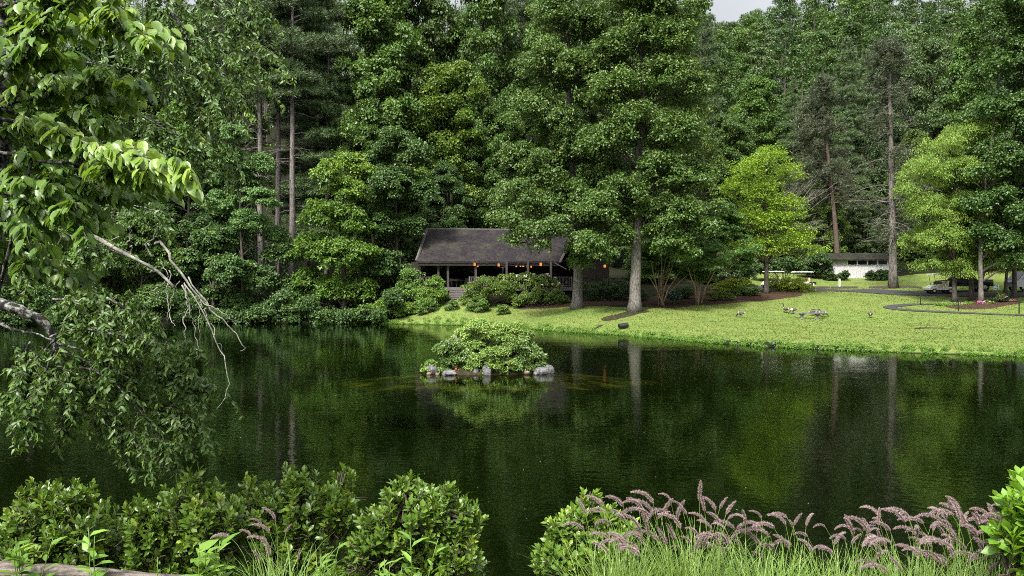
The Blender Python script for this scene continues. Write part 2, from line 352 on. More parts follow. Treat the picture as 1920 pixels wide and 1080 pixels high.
def ground_z(x, y):
    x = np.asarray(x, float); y = np.asarray(y, float); sh = x.shape; xf, yf = x.ravel(), y.ravel(); z = np.zeros(xf.shape)
    for i in range(0, len(xf), 4000):
        X_, Y_ = xf[i:i + 4000], yf[i:i + 4000]
        z[i:i + 4000] = U((X_[:, None] - CTRL[:, 0]) ** 2 + (Y_[:, None] - CTRL[:, 1]) ** 2) @ _w[:_k] + _w[_k] + _w[_k + 1] * X_ + _w[_k + 2] * Y_
    z = np.maximum(z, .22); z = np.where(yf > 330, 40, z)
    z += .05 * np.sin(xf * .9 + 1.3 * np.sin(yf * .5)) * np.sin(yf * .8 + xf * .3)
    near = yf < 30 - .1 * np.abs(xf)
    zn = 2.12 - 1.9 * smooth(4.2, 8.7, yf) + .03 * np.sin(xf * 2.1) * np.sin(yf * 1.7); zn = np.where(np.abs(xf) > 30, .6 + .01 * np.abs(xf), zn)
    z = np.where(near, zn, z)
    d = shore_dist(xf, yf)
    zo = -.2 + (z + .2) * smooth(-.05, .5 + .12 * np.sin(xf * 1.7) * np.sin(yf * 2.3), d)
    zi = -np.minimum(2.4, .2 + .3 * -d)
    return np.where(d > 0, zo, zi).reshape(sh)
xs = np.unique(np.concatenate([np.linspace(-600, -64, 22), np.linspace(-64, -20, 75), np.linspace(-20, 34, 145), np.linspace(34, 64, 55), np.linspace(64, 600, 22)]))
ys = np.unique(np.concatenate([np.linspace(-120, 0, 8), np.linspace(0, 14, 36), np.linspace(14, 44, 22), np.linspace(44, 96, 150), np.linspace(96, 130, 40), np.linspace(130, 900, 40)]))
GX, GY = np.meshgrid(xs, ys); GZ = ground_z(GX, GY)
def gz(x, y):
    i = int(np.clip(np.searchsorted(xs, x) - 1, 0, len(xs) - 2)); j = int(np.clip(np.searchsorted(ys, y) - 1, 0, len(ys) - 2))
    u = (x - xs[i]) / (xs[i + 1] - xs[i]); v = (y - ys[j]) / (ys[j + 1] - ys[j])
    return float((GZ[j, i] * (1 - u) + GZ[j, i + 1] * u) * (1 - v) + (GZ[j + 1, i] * (1 - u) + GZ[j + 1, i + 1] * u) * v)
def hit(px, py, y0=40.0, y1=130.0):                         # where the view through a photo pixel meets the ground
    Y = y0
    while Y < y1:
        p = W(px, py, Y)
        if p[2] <= gz(p[0], p[1]): return np.array([p[0], p[1], gz(p[0], p[1])])
        Y += .1
    return np.array([p[0], p[1], gz(p[0], p[1])])
def at(px, Y): x = (px - 960) / FPX * Y; return np.array([x, Y, gz(x, Y)])

# lawn mask: the open grass, as a polygon in plan
LAWN = [(-12.5, 80.5), (-12, 84), (-9, 85.2), (-3, 84.6), (1.5, 83.2), (6, 80.5), (10, 78.5), (14, 79), (18, 80.5), (23, 82.5), (27, 86), (29, 92), (27, 100), (30, 108), (36, 108.5), (50, 108), (70, 106), (90, 100), (100, 60), (60, 38), (27, 44), (8, 62), (1, 72), (-4, 78)]
def in_poly(poly, x, y):
    ins = np.zeros(np.shape(x), bool); k = len(poly)
    for i in range(k):
        a, b = poly[i], poly[(i + 1) % k]
        c = (a[1] > y) != (b[1] > y)
        ins ^= c & (x < a[0] + (y - a[1]) / ((b[1] - a[1]) or 1e-9) * (b[0] - a[0]))
    return ins
g = MB(); nx, ny = len(xs), len(ys)
jj, ii = np.meshgrid(np.arange(ny - 1), np.arange(nx - 1), indexing='ij'); a0 = (jj * nx + ii).ravel()
g.add(np.stack([GX.ravel(), GY.ravel(), GZ.ravel()], 1), np.stack([a0, a0 + 1, a0 + nx + 1, a0 + nx], 1), None, in_poly(LAWN, GX.ravel(), GY.ravel()).astype(float))
m, t = node_mat('ground_cover')
at_ = N(t, 'ShaderNodeAttribute', attribute_name='rnd'); geo = N(t, 'ShaderNodeNewGeometry'); pos = geo.outputs['Position']
nf = noise(t, 1.3, 8, .75, pos); nb_ = noise(t, .16, 4, .6, pos); nfine = noise(t, 9, 4, .75, pos)
grass = ramp(t, nf, [(.28, (.07, .105, .024)), (.5, (.10, .148, .033)), (.72, (.16, .195, .055))])
grass = mix(t, ramp(t, nb_, [(.42, (0, 0, 0)), (.62, (.5, .5, .5))]), grass, (.14, .165, .045))
patch = noise(t, .45, 5, .7, pos)
grass = mix(t, ramp(t, patch, [(.60, (0, 0, 0)), (.70, (.8, .8, .8))]), grass, (.10, .085, .04))
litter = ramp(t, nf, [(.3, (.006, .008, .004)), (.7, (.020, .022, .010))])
madd = N(t, 'ShaderNodeMath', operation='ADD'); t.links.new(at_.outputs['Fac'], madd.inputs[0])
msub = N(t, 'ShaderNodeMath', operation='MULTIPLY_ADD'); t.links.new(nf, msub.inputs[0]); msub.inputs[1].default_value = 1.0; msub.inputs[2].default_value = -.5
t.links.new(msub.outputs[0], madd.inputs[1])
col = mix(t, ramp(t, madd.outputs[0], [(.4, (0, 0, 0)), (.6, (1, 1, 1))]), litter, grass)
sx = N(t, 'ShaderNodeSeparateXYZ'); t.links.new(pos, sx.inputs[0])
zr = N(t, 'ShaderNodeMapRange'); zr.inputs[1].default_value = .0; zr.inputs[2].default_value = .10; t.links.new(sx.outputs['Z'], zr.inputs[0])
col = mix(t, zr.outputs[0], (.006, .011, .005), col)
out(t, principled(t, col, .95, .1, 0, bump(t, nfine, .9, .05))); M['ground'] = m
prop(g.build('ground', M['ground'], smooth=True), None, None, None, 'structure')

# water: Fresnel mirror over a tinted see-through body
m, t = node_mat('lake_surface')
geo = N(t, 'ShaderNodeNewGeometry'); mp = N(t, 'ShaderNodeMapping'); mp.inputs['Scale'].default_value = (1, 1.25, 1); t.links.new(geo.outputs['Position'], mp.inputs['Vector'])
r1 = noise(t, 3.6, 2, .5, mp.outputs[0]); r2 = noise(t, .35, 2, .5, mp.outputs[0])
calm = ramp(t, r2, [(.35, (.35, .35, .35)), (.65, (1, 1, 1))])
hh = mix(t, 1.0, r1, calm, 'MULTIPLY')
bp = bump(t, hh, .13, .04)
lw = N(t, 'ShaderNodeFresnel'); lw.inputs['IOR'].default_value = 1.33; t.links.new(bp, lw.inputs['Normal'])
gl = N(t, 'ShaderNodeBsdfGlossy'); gl.inputs['Roughness'].default_value = .045; gl.inputs['Color'].default_value = (.74, .80, .70, 1); t.links.new(bp, gl.inputs['Normal'])
tr = N(t, 'ShaderNodeBsdfTransparent'); tr.inputs['Color'].default_value = (.42, .50, .24, 1)
ms = N(t, 'ShaderNodeMixShader'); t.links.new(lw.outputs[0], ms.inputs[0]); t.links.new(tr.outputs[0], ms.inputs[1]); t.links.new(gl.outputs[0], ms.inputs[2])
out(t, ms.outputs[0]); M['water'] = m
wv = MB(); wv.add([(-90, 2, 0), (90, 2, 0), (90, 95, 0), (-90, 95, 0)], [[0, 1, 2, 3]])
prop(wv.build('lake_water', M['water']), None, None, None, 'structure')

# draped strips and beds
def strip(name, pts, width, mat, lift, label=None):
    P = [np.asarray(p[:2], float) for p in pts]; D = []
    for a, b in zip(P[:-1], P[1:]):
        k = max(2, int(np.linalg.norm(b - a) / .5)); D += [a + (b - a) * i / k for i in range(k)]
    D = np.array(D + [P[-1]]); 
    for _ in range(6): D[1:-1] = (D[:-2] + D[1:-1] * 2 + D[2:]) / 4
    Tn = unit(np.gradient(D, axis=0)); Nn = np.stack([-Tn[:, 1], Tn[:, 0]], 1); k = 7; V = []
    for d, n_ in zip(D, Nn):
        for u in np.linspace(-.5, .5, k):
            q = d + n_ * width * u; V.append((q[0], q[1], gz(q[0], q[1]) + lift))
    F = [[i * k + j, (i + 1) * k + j, (i + 1) * k + j + 1, i * k + j + 1] for i in range(len(D) - 1) for j in range(k - 1)]
    b = MB(); b.add(V, F); return prop(b.build(name, mat, smooth=True), None, None, None, 'structure')
def bed(name, poly, mat, lift):
    poly = np.array(poly, float)[:, :2]; c = poly.mean(0)
    D = []
    for a, b in zip(poly, np.roll(poly, -1, 0)):
        k = max(2, int(np.linalg.norm(b - a) / .6)); D += [a + (b - a) * i / k for i in range(k)]
    D = np.array(D)
    for _ in range(3): D = (np.roll(D, 1, 0) + 2 * D + np.roll(D, -1, 0)) / 4
    D += R0.normal(0, .06, D.shape); k = len(D); nr = 14; V = []
    for r in range(1, nr + 1):
        f = r / nr
        for d in D: q = c + (d - c) * f; V.append((q[0], q[1], gz(*q) + lift * (1.6 - f if r < nr else 0.0)))
    F = [[r * k + j, r * k + (j + 1) % k, (r + 1) * k + (j + 1) % k, (r + 1) * k + j] for r in range(nr - 1) for j in range(k)]
    V.append((c[0], c[1], gz(*c) + lift * 1.6)); T = [[nr * k, j, (j + 1) % k] for j in range(k)]
    b = MB(); b.add(V, F, T); return prop(b.build(name, mat, smooth=True), None, None, None, 'structure')
strip('road', [at(1380, 99), at(1440, 96.5), at(1526, 93.5), at(1700, 90), at(1920, 85), at(2150, 80), at(2600, 70)], 4.6, M['asphalt'], .05)
strip('path', [hit(1800, 569), hit(1750, 571), hit(1690, 573), hit(1660, 576), hit(1672, 580), hit(1720, 583), hit(1780, 586), hit(1850, 589), hit(1925, 592), hit(2060, 597)], 1.1, M['asphalt'], .05)
bed('mulch_bed', [at(1215, 78), at(1260, 78.3), at(1320, 79.5), at(1400, 81), at(1470, 82.6), at(1495, 84), at(1520, 88.2), at(1480, 92), at(1380, 93), at(1240, 88), at(1200, 84)], M['mulch'], .08)
bed('mulch_bed', [at(965, 82.2), at(1010, 81.8), at(1060, 80.5), at(1130, 80.2), at(1200, 79.6), at(1200, 83.5), at(1080, 85), at(970, 85)], M['mulch'], .08)
bed('mulch_bed', [hit(1768, 576), hit(1800, 582), hit(1850, 580), hit(1900, 571), hit(1930, 566), hit(1850, 562), hit(1790, 565)], M['mulch'], .08)
bed('mulch_bed', [at(1628, 96.5), at(1660, 94.2), at(1700, 94.5), at(1735, 96), at(1680, 98.5)], M['mulch'], .06)
bed('mulch_bed', [hit(1120, 598), hit(1170, 585), hit(1215, 580), hit(1222, 586), hit(1190, 590), hit(1140, 605)], M['soil'], .03)

# ------------------------------------------------------------------ trees
def blob_tree(name, label, cat, px, Y, path, blobs, leaf, bark, size, n, clump=.9, flat=.8, r0=.3, depth=.5, wid=.8, group=None, seed=1, hang=.45, parts=('crown', 'trunk'), limb=True, bare=None, two=None, double=False, dens=2.0, tm=T_DIA, upw=.5, limb_from=0, limb_max=.5):
    rg = np.random.default_rng(seed); base = at(px, Y) - [0, 0, .08]
    root = thing(name, label, cat, base, 0, group); tk = MB(); lf = MB(); lf2 = MB()
    P = np.array([base] + [W(a, b, Y + (c[0] if c else 0)) for a, b, *c in path]) - base
    kk = len(P); tt = np.linspace(0, 1, kk); fine = np.linspace(0, 1, 4 * kk)
    PF = np.stack([np.interp(fine, tt, P[:, i]) for i in range(3)], 1); PF[1:] += rg.normal(0, r0 * .12, PF[1:].shape) * [1, 1, .2] * np.linspace(0, 1.4, len(PF) - 1)[:, None].clip(0, 1)
    RF = r0 * (1 - .8 * fine) ; RF[0] *= 1.5; RF[1] *= 1.08
    tk.tube(PF, RF, 10)
    C = []; RC = []; H2 = []
    if double:
        D_ = depth * 1.6 * max(r_[2] for r_ in blobs) * Y / FPX; nb0 = len(blobs)
        blobs = [tuple(b[:3]) + ((b[3],) if len(b) > 3 else (-D_ * rg.uniform(.3, 1),)) for b in blobs] + [tuple(b[:3]) + (D_ * rg.uniform(0, 1),) for b in blobs if len(b) < 4]
    for i, b in enumerate(blobs):
        bx, by, br = b[:3]; dy = b[3] if len(b) > 3 else rg.uniform(-1, 1) * depth * max(r_[2] for r_ in blobs) * Y / FPX * 1.6
        c = W(bx, by, Y) - base; c[1] += dy; r = br * Y / FPX
        k = max(5, int(dens * (r / clump) ** 2 * 3.2)); d = unit(rg.normal(size=(k, 3))); d[:, 2] = np.where(d[:, 2] < -.5, -d[:, 2], d[:, 2])
        cc = c + d * (r * rg.uniform(.45, .95, k))[:, None] * [1, 1, .85]; C.append(cc); RC.append(clump * rg.uniform(.6, 1.25, k)); H2.append(np.full(k, bool(two and i in two)))
        if limb:
            j = max(limb_from, np.argmin(np.linalg.norm(PF * [1, 1, 1.0] - (c - [0, 0, r * .9]), axis=1))); a = PF[j]; ts = np.linspace(0, 1, 6)[:, None]
            bn = a + (c - a) * ts + np.array([0, 0, 1]) * (np.sin(ts * math.pi) * .12 * np.linalg.norm(c - a)) ; rr = max(.025, min(RF[j] * .6, .035 * np.linalg.norm(c - a), limb_max))
            tk.tube(bn, np.linspace(rr, .02, 6), 5, 1)
            for q in rg.choice(k, min(k, 5), replace=False):
                tk.tube([c + (a - c) * .25, c * .5 + cc[q] * .5 + [0, 0, -.1], cc[q]], [rr * .35 + .008, .014, .008], 4, 1)
    C = np.concatenate(C); RC = np.concatenate(RC); H2 = np.concatenate(H2)
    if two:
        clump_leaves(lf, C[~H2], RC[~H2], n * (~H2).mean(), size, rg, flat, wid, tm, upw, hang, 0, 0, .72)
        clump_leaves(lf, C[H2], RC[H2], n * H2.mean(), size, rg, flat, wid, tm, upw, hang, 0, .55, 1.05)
    else: clump_leaves(lf, C, RC, n, size, rg, flat, wid, tm, upw, hang)
    if bare:
        for (x0, y0, x1, y1, k, spr) in bare:
            for _ in range(k):
                a = W(x0 + rg.normal(0, spr * .3), y0 + rg.normal(0, spr * .3), Y + rg.normal(0, .8)) - base; e = W(x1 + rg.normal(0, spr), y1 + rg.normal(0, spr), Y + rg.normal(0, 1.5)) - base
                md = (a + e) / 2 + rg.normal(0, .2, 3); tk.tube([a, md, e], [.04, .025, .008], 4, 2)
                for _k in range(3):
                    f = rg.uniform(.3, .9); s_ = a + (e - a) * f; tk.tube([s_, s_ + (e - a) * .18 + rg.normal(0, .35, 3)], [.02, .008], 3, 2)
    tk.build(parts[1], [bark, M['bark'], M['bark_pine']], root, True); lf.build(parts[0], leaf, root)
    return root

# two tall shade trees on the lawn
blob_tree('shade_tree', 'huge leafy shade tree with the thickest pale trunk, on the lawn right of the pavilion', 'tree', 1190, 75,
          [(1192, 500), (1196, 400), (1200, 280), (1204, 150), (1206, 20), (1208, -80)],
          [(1195, -40, 52), (1170, 15, 46), (1228, 20, 50), (1200, 80, 58), (1262, 90, 46), (1145, 105, 46), (1240, 160, 58), (1150, 180, 56), (1300, 180, 36), (1195, 250, 62), (1275, 260, 50), (1130, 275, 48), (1235, 335, 60), (1305, 340, 40),
           (1165, 370, 50), (1205, 400, 42), (1270, 410, 50), (1118, 400, 46), (1100, 460, 34), (1312, 430, 32), (1160, 445, 32), (1250, 462, 36), (1285, 478, 26), (1128, 480, 26), (1335, 400, 22), (1230, 440, 34), (1290, 30, 30)],
          M['poplar'], M['bark_pale'], .215, 150000, .6, .9, .54, .6, seed=3, group=None, dens=1.5, hang=.5, double=True, limb_from=7, limb_max=.11)
blob_tree('shade_tree', 'broad leafy shade tree with short pale trunk, boughs hanging over the pavilion roof', 'tree', 1082, 79,
          [(1084, 500), (1078, 400), (1070, 280), (1066, 150), (1062, 20), (1060, -60)],
          [(1075, -20, 50), (1040, 40, 48), (1100, 60, 48), (1022, 130, 52), (1080, 150, 56), (1000, 210, 48), (1045, 245, 56), (972, 300, 38), (1080, 290, 56), (1015, 330, 54), (962, 375, 38), (1005, 400, 46, -3), (948, 425, 26, -5), (985, 445, 34, -5), (1065, 385, 54), (1035, 440, 32, -5),
           (1085, 465, 34, -3), (1125, 340, 46), (1082, 498, 22, -2.5), (958, 462, 17, -5), (1010, 468, 18, -5), (1110, 420, 40)],
          M['poplar'], M['bark_pale'], .215, 125000, .6, .9, .5, .6, seed=5, dens=1.5, hang=.5, double=True, limb_from=7, limb_max=.11)
blob_tree('maple', 'lime green maple with flat layers and bare grey twigs on its right side', 'tree', 1437, 86,
          [(1437, 500), (1436, 430), (1434, 360), (1436, 300)],
          [(1440, 300, 34), (1400, 325, 40), (1476, 330, 32), (1374, 362, 30), (1425, 372, 48), (1470, 395, 42), (1448, 425, 46), (1395, 420, 40), (1505, 440, 26), (1480, 465, 40), (1535, 472, 16), (1425, 470, 38), (1380, 470, 26)],
          M['lime'], M['bark'], .165, 30000, .42, .36, .26, .5, double=True, seed=8, hang=.2, bare=[(1450, 420, 1525, 365, 16, 20), (1455, 385, 1500, 325, 10, 16), (1470, 430, 1540, 420, 10, 14)], dens=1.6)
def myrtle(label, px, Y, stems, blobs, seed):
    rg = np.random.default_rng(seed); base = at(px, Y); root = thing('crape_myrtle', label, 'small tree', base, 0, 'multi-stemmed small trees'); tk = MB(); lf = MB(); C = []; RC = []
    for (bx, by) in stems:
        e = W(bx, by, Y + rg.normal(0, 1.2)) - base; s0 = rg.normal(0, .22, 3) * [1, 1, 0]
        tk.tube([s0 - [0, 0, .1], s0 + (e - s0) * .35 + rg.normal(0, .08, 3) + [0, 0, .3], s0 + (e - s0) * .7 + [0, 0, .2], e], [.10, .075, .05, .02], 6)
    for (bx, by, br) in blobs:
        c = W(bx, by, Y + rg.uniform(-2, 2)) - base; r = br * Y / FPX; k = int(10 + r * r * 9); d = unit(rg.normal(size=(k, 3)))
        cc = c + d * r * rg.uniform(.4, 1, (k, 1)) * [1, 1, .8]; C.append(cc); RC.append(rg.uniform(.3, .7, k))
        tk.tube([c * .45 + [0, 0, .3], c * .8, c], [.04, .025, .01], 4)
    clump_leaves(lf, np.concatenate(C), np.concatenate(RC), 34000, .15, rg, .4)
    tk.build('trunk', M['bark_tan'], root, True); lf.build('crown', M['myrtle'], root)
myrtle('many stemmed crape myrtle with tan trunks just right of the thick pale trunk', 1238, 80, [(1205, 500), (1220, 490), (1232, 480), (1248, 485), (1262, 495), (1278, 505), (1240, 470), (1290, 515)],
       [(1225, 470, 30), (1265, 450, 34), (1300, 470, 28), (1210, 500, 18), (1285, 505, 22), (1250, 495, 20)], 21)
myrtle('wide spreading crape myrtle on two thin trunks in the mulch bed', 1310, 79.8, [(1290, 500), (1305, 490), (1325, 490), (1345, 500)],
       [(1330, 440, 42), (1370, 430, 40), (1300, 500, 24), (1345, 480, 38), (1400, 470, 30), (1390, 500, 24), (1320, 520, 20), (1360, 395, 26)], 22)
blob_tree('willow', 'feathery yellow green tree with fine drooping foliage beside the road', 'tree', 1790, 82, [(1789, 500), (1786, 420), (1790, 330), (1800, 250)],
          [(1808, 262, 38), (1760, 285, 34), (1838, 250, 28), (1722, 325, 34), (1780, 335, 48), (1836, 330, 40), (1730, 395, 38), (1795, 405, 50), (1755, 455, 44), (1825, 470, 40), (1718, 455, 22), (1790, 510, 26), (1845, 505, 22), (1735, 500, 18), (1700, 360, 18)],
          M['willow'], M['bark'], .155, 90000, .55, 1.0, .24, .5, .55, seed=31, hang=1.3, double=True, dens=1.6, upw=.4)
blob_tree('shade_tree', 'dark leafy tree at the right edge with crown above the flower bed', 'tree', 1840, 79.5, [(1838, 480), (1842, 380), (1860, 250), (1880, 100), (1890, -20)],
          [(1890, 20, 55), (1905, 110, 60), (1850, 140, 30), (1858, 215, 44), (1915, 215, 50), (1862, 300, 44), (1905, 320, 55), (1860, 385, 44), (1822, 390, 30), (1835, 440, 28), (1820, 330, 26), (1905, 415, 48), (1865, 455, 34), (1925, 480, 34), (1885, 500, 24), (1850, 60, 26), (1950, 60, 60), (1955, 180, 60), (1955, 300, 60)],
          M['dark'], M['bark_pale'], .23, 100000, .62, .85, .22, .55, double=True, seed=33, dens=1.5)  # shading on this crown is put into the darker leaf colour
blob_tree('shade_tree', 'shaded tree with bare dark trunk at the right edge, behind the flower bed', 'tree', 1902, 82.5, [(1902, 500), (1898, 430), (1900, 330), (1905, 200)],
          [(1925, 300, 60), (1890, 420, 40), (1940, 420, 50), (1930, 200, 60), (1880, 470, 22), (1975, 360, 60)], M['dark'], M['bark'], .24, 34000, .6, .8, .24, .5, double=True, seed=34, bare=[(1902, 495, 1866, 492, 1, 2)])  # same darker leaf colour, standing in for shade
blob_tree('shade_tree', 'thin dark trunk leaning slightly beside the white sign', 'tree', 1885, 87, [(1888, 500), (1890, 430), (1896, 300)],
          [(1880, 440, 40), (1900, 380, 50), (1870, 480, 22), (1910, 470, 30)], M['oak'], M['bark'], .24, 18000, .6, .8, .17, .5, double=True, seed=35)
blob_tree('shade_tree', 'middle slim dark trunk between the cart and the pickup', 'tree', 1822, 83, [(1820, 490), (1816, 420), (1812, 340)],
          [(1815, 430, 36), (1800, 470, 26), (1838, 470, 28), (1812, 500, 20), (1820, 380, 34)], M['willow'], M['bark'], .17, 22000, .55, .8, .26, .5, seed=36, hang=1.0)

# left shore
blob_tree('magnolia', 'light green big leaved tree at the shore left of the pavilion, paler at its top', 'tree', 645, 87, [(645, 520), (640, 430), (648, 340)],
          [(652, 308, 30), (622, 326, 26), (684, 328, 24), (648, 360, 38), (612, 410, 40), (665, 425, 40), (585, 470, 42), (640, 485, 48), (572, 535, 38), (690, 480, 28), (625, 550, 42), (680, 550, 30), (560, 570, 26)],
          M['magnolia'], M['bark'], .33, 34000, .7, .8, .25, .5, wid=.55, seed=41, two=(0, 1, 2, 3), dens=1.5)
blob_tree('broadleaf_tree', 'dark dense tree beside the left end of the pavilion roof', 'tree', 745, 90, [(745, 500), (742, 400), (740, 300)],
          [(745, 275, 42), (700, 310, 40), (788, 300, 36), (740, 360, 50), (795, 360, 26), (715, 430, 46), (765, 430, 34), (720, 505, 44), (755, 520, 30), (690, 560, 26), (765, 480, 26)],
          M['dark'], M['bark'], .25, 56000, .7, .8, .28, .5, seed=42, dens=1.5)
blob_tree('broadleaf_tree', 'airy light green tree by the shore in front of the bare pine trunks', 'tree', 455, 88, [(455, 500), (450, 400), (452, 280)],
          [(452, 258, 26), (425, 300, 34), (485, 315, 32), (455, 350, 38), (502, 380, 30), (415, 385, 34), (465, 425, 40), (510, 445, 28), (420, 450, 34), (405, 340, 20)],
          M['airy'], M['bark'], .19, 42000, .6, .65, .2, .5, seed=43, dens=1.5, hang=.7)
for (lab, px, Y, bl, mt, n, sd_) in [
    ('dark layered tree drooping to the water below the dead hanging branch', 400, 87.3, [(400, 455, 40), (365, 500, 46), (440, 510, 44), (405, 560, 38), (450, 575, 28), (350, 565, 28)], 'dark', 17000, 51),
    ('dense shore tree drooping to the water behind the hanging cherry foliage', 265, 87, [(265, 440, 52), (220, 490, 50), (305, 495, 48), (245, 550, 42), (305, 560, 34), (200, 560, 28)], 'oak', 19000, 52),
    ('low broad tree at the shore close to the left edge', 120, 86.5, [(120, 430, 60), (70, 480, 60), (165, 490, 50), (100, 555, 44), (160, 570, 30)], 'oak', 17000, 53),
    ('low dark tree at the shore cut by the left edge', -20, 85, [(-10, 430, 60), (-60, 480, 60), (40, 490, 50), (-10, 560, 44), (40, 580, 24)], 'dark', 15000, 54),
    ('small dark tree at the shore left of the pale magnolia', 520, 87.5, [(520, 480, 34), (490, 530, 36), (540, 550, 34), (510, 580, 24), (475, 580, 22)], 'dark', 12000, 55)]:
    blob_tree('shore_tree', lab, 'tree', px, Y, [(px, 540), (px + 4, 470)], bl, M[mt], M['bark'], .25, int(n * 2.2), .65, .75, .2, .5, seed=sd_, group='trees along the left shore', dens=1.5, hang=.6)

# generic forest trees: a few kinds built once, then copied
def gen_tree(seed, H, R, base_f, nb, clump, leaf, n, mat, bark, flat=.85, droop=.2, rise=.6, r0=.32, prof=((0, .7), (.3, 1), (.6, .9), (.85, .55), (1, .2)), subs=5, wid=.8):
    rg = np.random.default_rng(seed); tk = MB(); lf = MB(); C = []; RC = []
    k = 12; z = np.linspace(-.3, H * .93, k); P = np.stack([rg.normal(0, .12, k).cumsum() * .6, rg.normal(0, .12, k).cumsum() * .6, z], 1); P -= [P[0, 0], P[0, 1], 0]
    tk.tube(P, r0 * (1 - .85 * np.linspace(0, 1, k)), 8); px_, py_ = [p[0] for p in prof], [p[1] for p in prof]
    for i in range(nb):
        u = (i + .5) / nb; zz = H * (base_f + (.95 - base_f) * u); L = R * np.interp(u, px_, py_) * rg.uniform(.7, 1.12); az = i * 2.399 + rg.normal(0, .3)
        st = np.array([np.interp(zz, z, P[:, 0]), np.interp(zz, z, P[:, 1]), max(zz - .35 * L, .5)]); d = np.array([math.cos(az), math.sin(az), 0]); s = np.linspace(0, 1, 6)[:, None]
        bn = st + d * L * s + np.array([0, 0, 1.]) * (rise * (.6 + .6 * u) * L * s - droop * L * s * s); tk.tube(bn, np.linspace(max(.04, .02 * L), .015, 6), 5)
        sd = np.array([-d[1], d[0], 0])
        for q in range(subs):
            f = rg.uniform(.3, 1); c = st + (bn[-1] - st) * f + sd * rg.uniform(-1, 1) * .42 * L + np.array([0, 0, rg.uniform(-.4, .5) * L * .5]); C.append(c); RC.append(clump * rg.uniform(.55, 1.25))
        C.append(bn[-1]); RC.append(clump)
    C.append(P[-1] + [0, 0, .3]); RC.append(clump)
    clump_leaves(lf, C, RC, n, leaf, rg, flat, wid)
    return tk, lf
def gen_pine(seed, H, R, base_f, nw, n_tuft, r0=.3, dead=14, sparse=1.0, droop=.12, up=.18):
    rg = np.random.default_rng(seed); tk = MB(); lf = MB(); k = 10; z = np.linspace(-.3, H, k); P = np.stack([rg.normal(0, .06, k).cumsum(), rg.normal(0, .06, k).cumsum(), z], 1); P -= [P[0, 0], P[0, 1], 0]
    tk.tube(P, r0 * (1 - .9 * np.linspace(0, 1, k)) + .01, 8); pos = []; tdir = []
    for i in range(nw):
        u = (i + rg.uniform(.2, .8)) / nw; zz = H * (base_f + (.99 - base_f) * u); Lw = R * np.interp(u, [0, .2, .5, .8, 1], [.75, 1, .85, .5, .12])
        for b in range(rg.integers(3, 6)):
            az = rg.uniform(0, 6.283); L = Lw * rg.uniform(.6, 1.1); st = np.array([np.interp(zz, z, P[:, 0]), np.interp(zz, z, P[:, 1]), zz + rg.normal(0, .25)]); d = np.array([math.cos(az), math.sin(az), 0]); sd = np.array([-d[1], d[0], 0])
            s = np.linspace(0, 1, 5)[:, None]; bn = st + d * L * s + np.array([0, 0, 1.]) * ((up + .5 * u) * L * s - droop * L * s * s * 2); tk.tube(bn, np.linspace(.05, .012, 5), 4)
            q = int(max(4, n_tuft / (nw * 4) * L / R * sparse)); f = rg.uniform(.25, 1.02, q); w = rg.uniform(-1, 1, q) * .34 * L * (1 - (f - .55) ** 2 * 1.6)
            p = st + d * (L * f)[:, None] + sd * w[:, None]; p[:, 2] += (up + .5 * u) * L * f - droop * L * f * f * 2 + rg.normal(0, .10, q) - np.abs(w) * .12
            pos.append(p); tdir.append(d * .6 + sd * np.sign(w)[:, None] * .5 + rg.normal(0, .35, (q, 3)) + [0, 0, .15])
    for i in range(dead):
        zz = H * rg.uniform(.12, base_f + .08); az = rg.uniform(0, 6.283); L = rg.uniform(.25, .75) * R; st = np.array([np.interp(zz, z, P[:, 0]), np.interp(zz, z, P[:, 1]), zz]); d = np.array([math.cos(az), math.sin(az), 0])
        e = st + d * L + [0, 0, rg.uniform(-.25, .05) * L]; tk.tube([st, (st + e) / 2 + [0, 0, .1], e], [.035, .022, .008], 4)
        for _ in range(3):
            f = rg.uniform(.3, .9); a = st + (e - st) * f; tk.tube([a, a + d * L * .25 + rg.normal(0, .25, 3)], [.015, .006], 3)
    pos = np.concatenate(pos); td = np.concatenate(tdir); kk = len(pos)
    leaves(lf, T_NEED, pos, td, rg.normal(size=(kk, 3)), rg.uniform(.32, .6, kk), rg.uniform(.35, .6, kk), np.clip(rg.normal(.45, .22, kk), 0, 1))
    return tk, lf
KIND = {}
def register(key, name, tk_lf, leafm, barkm, H, R):
    KIND[key] = dict(name=name, tk=tk_lf[0], lf=tk_lf[1], leaf=leafm, bark=barkm, H=H, R=R, root=None)
register('b1', 'broadleaf_tree', gen_tree(101, 26, 6.2, .18, 50, 1.0, .30, 50000, None, None, .9), M['wood'], M['bark'], 26.5, 6.6)
register('b2', 'broadleaf_tree', gen_tree(102, 26, 6.0, .10, 56, .95, .28, 54000, None, None, .85, .15, .7), M['wood'], M['bark'], 26.5, 6.4)
register('b3', 'broadleaf_tree', gen_tree(103, 26, 6.2, .25, 48, 1.1, .30, 48000, None, None, .9, .25, .6, prof=((0, .8), (.3, 1), (.6, 1), (.85, .75), (1, .35))), M['oak'], M['bark'], 26.5, 6.6)
register('b4', 'broadleaf_tree', gen_tree(104, 22, 6.0, .03, 52, 1.0, .27, 52000, None, None, .75, .25, .5), M['oak'], M['bark'], 22.5, 6.4)
register('p1', 'pine_tree', gen_pine(111, 32, 5.0, .5, 24, 13000, .36, 34), M['needle'], M['bark_pine'], 32, 5.2)
register('p2', 'pine_tree', gen_pine(112, 30, 4.6, .15, 34, 20000, .28, 14), M['needle'], M['bark_pine'], 30, 4.8)
register('p3', 'pine_tree', gen_pine(113, 30, 4.2, .3, 22, 3600, .3, 22, .8), M['needle_old'], M['bark_red'], 30, 4.4)
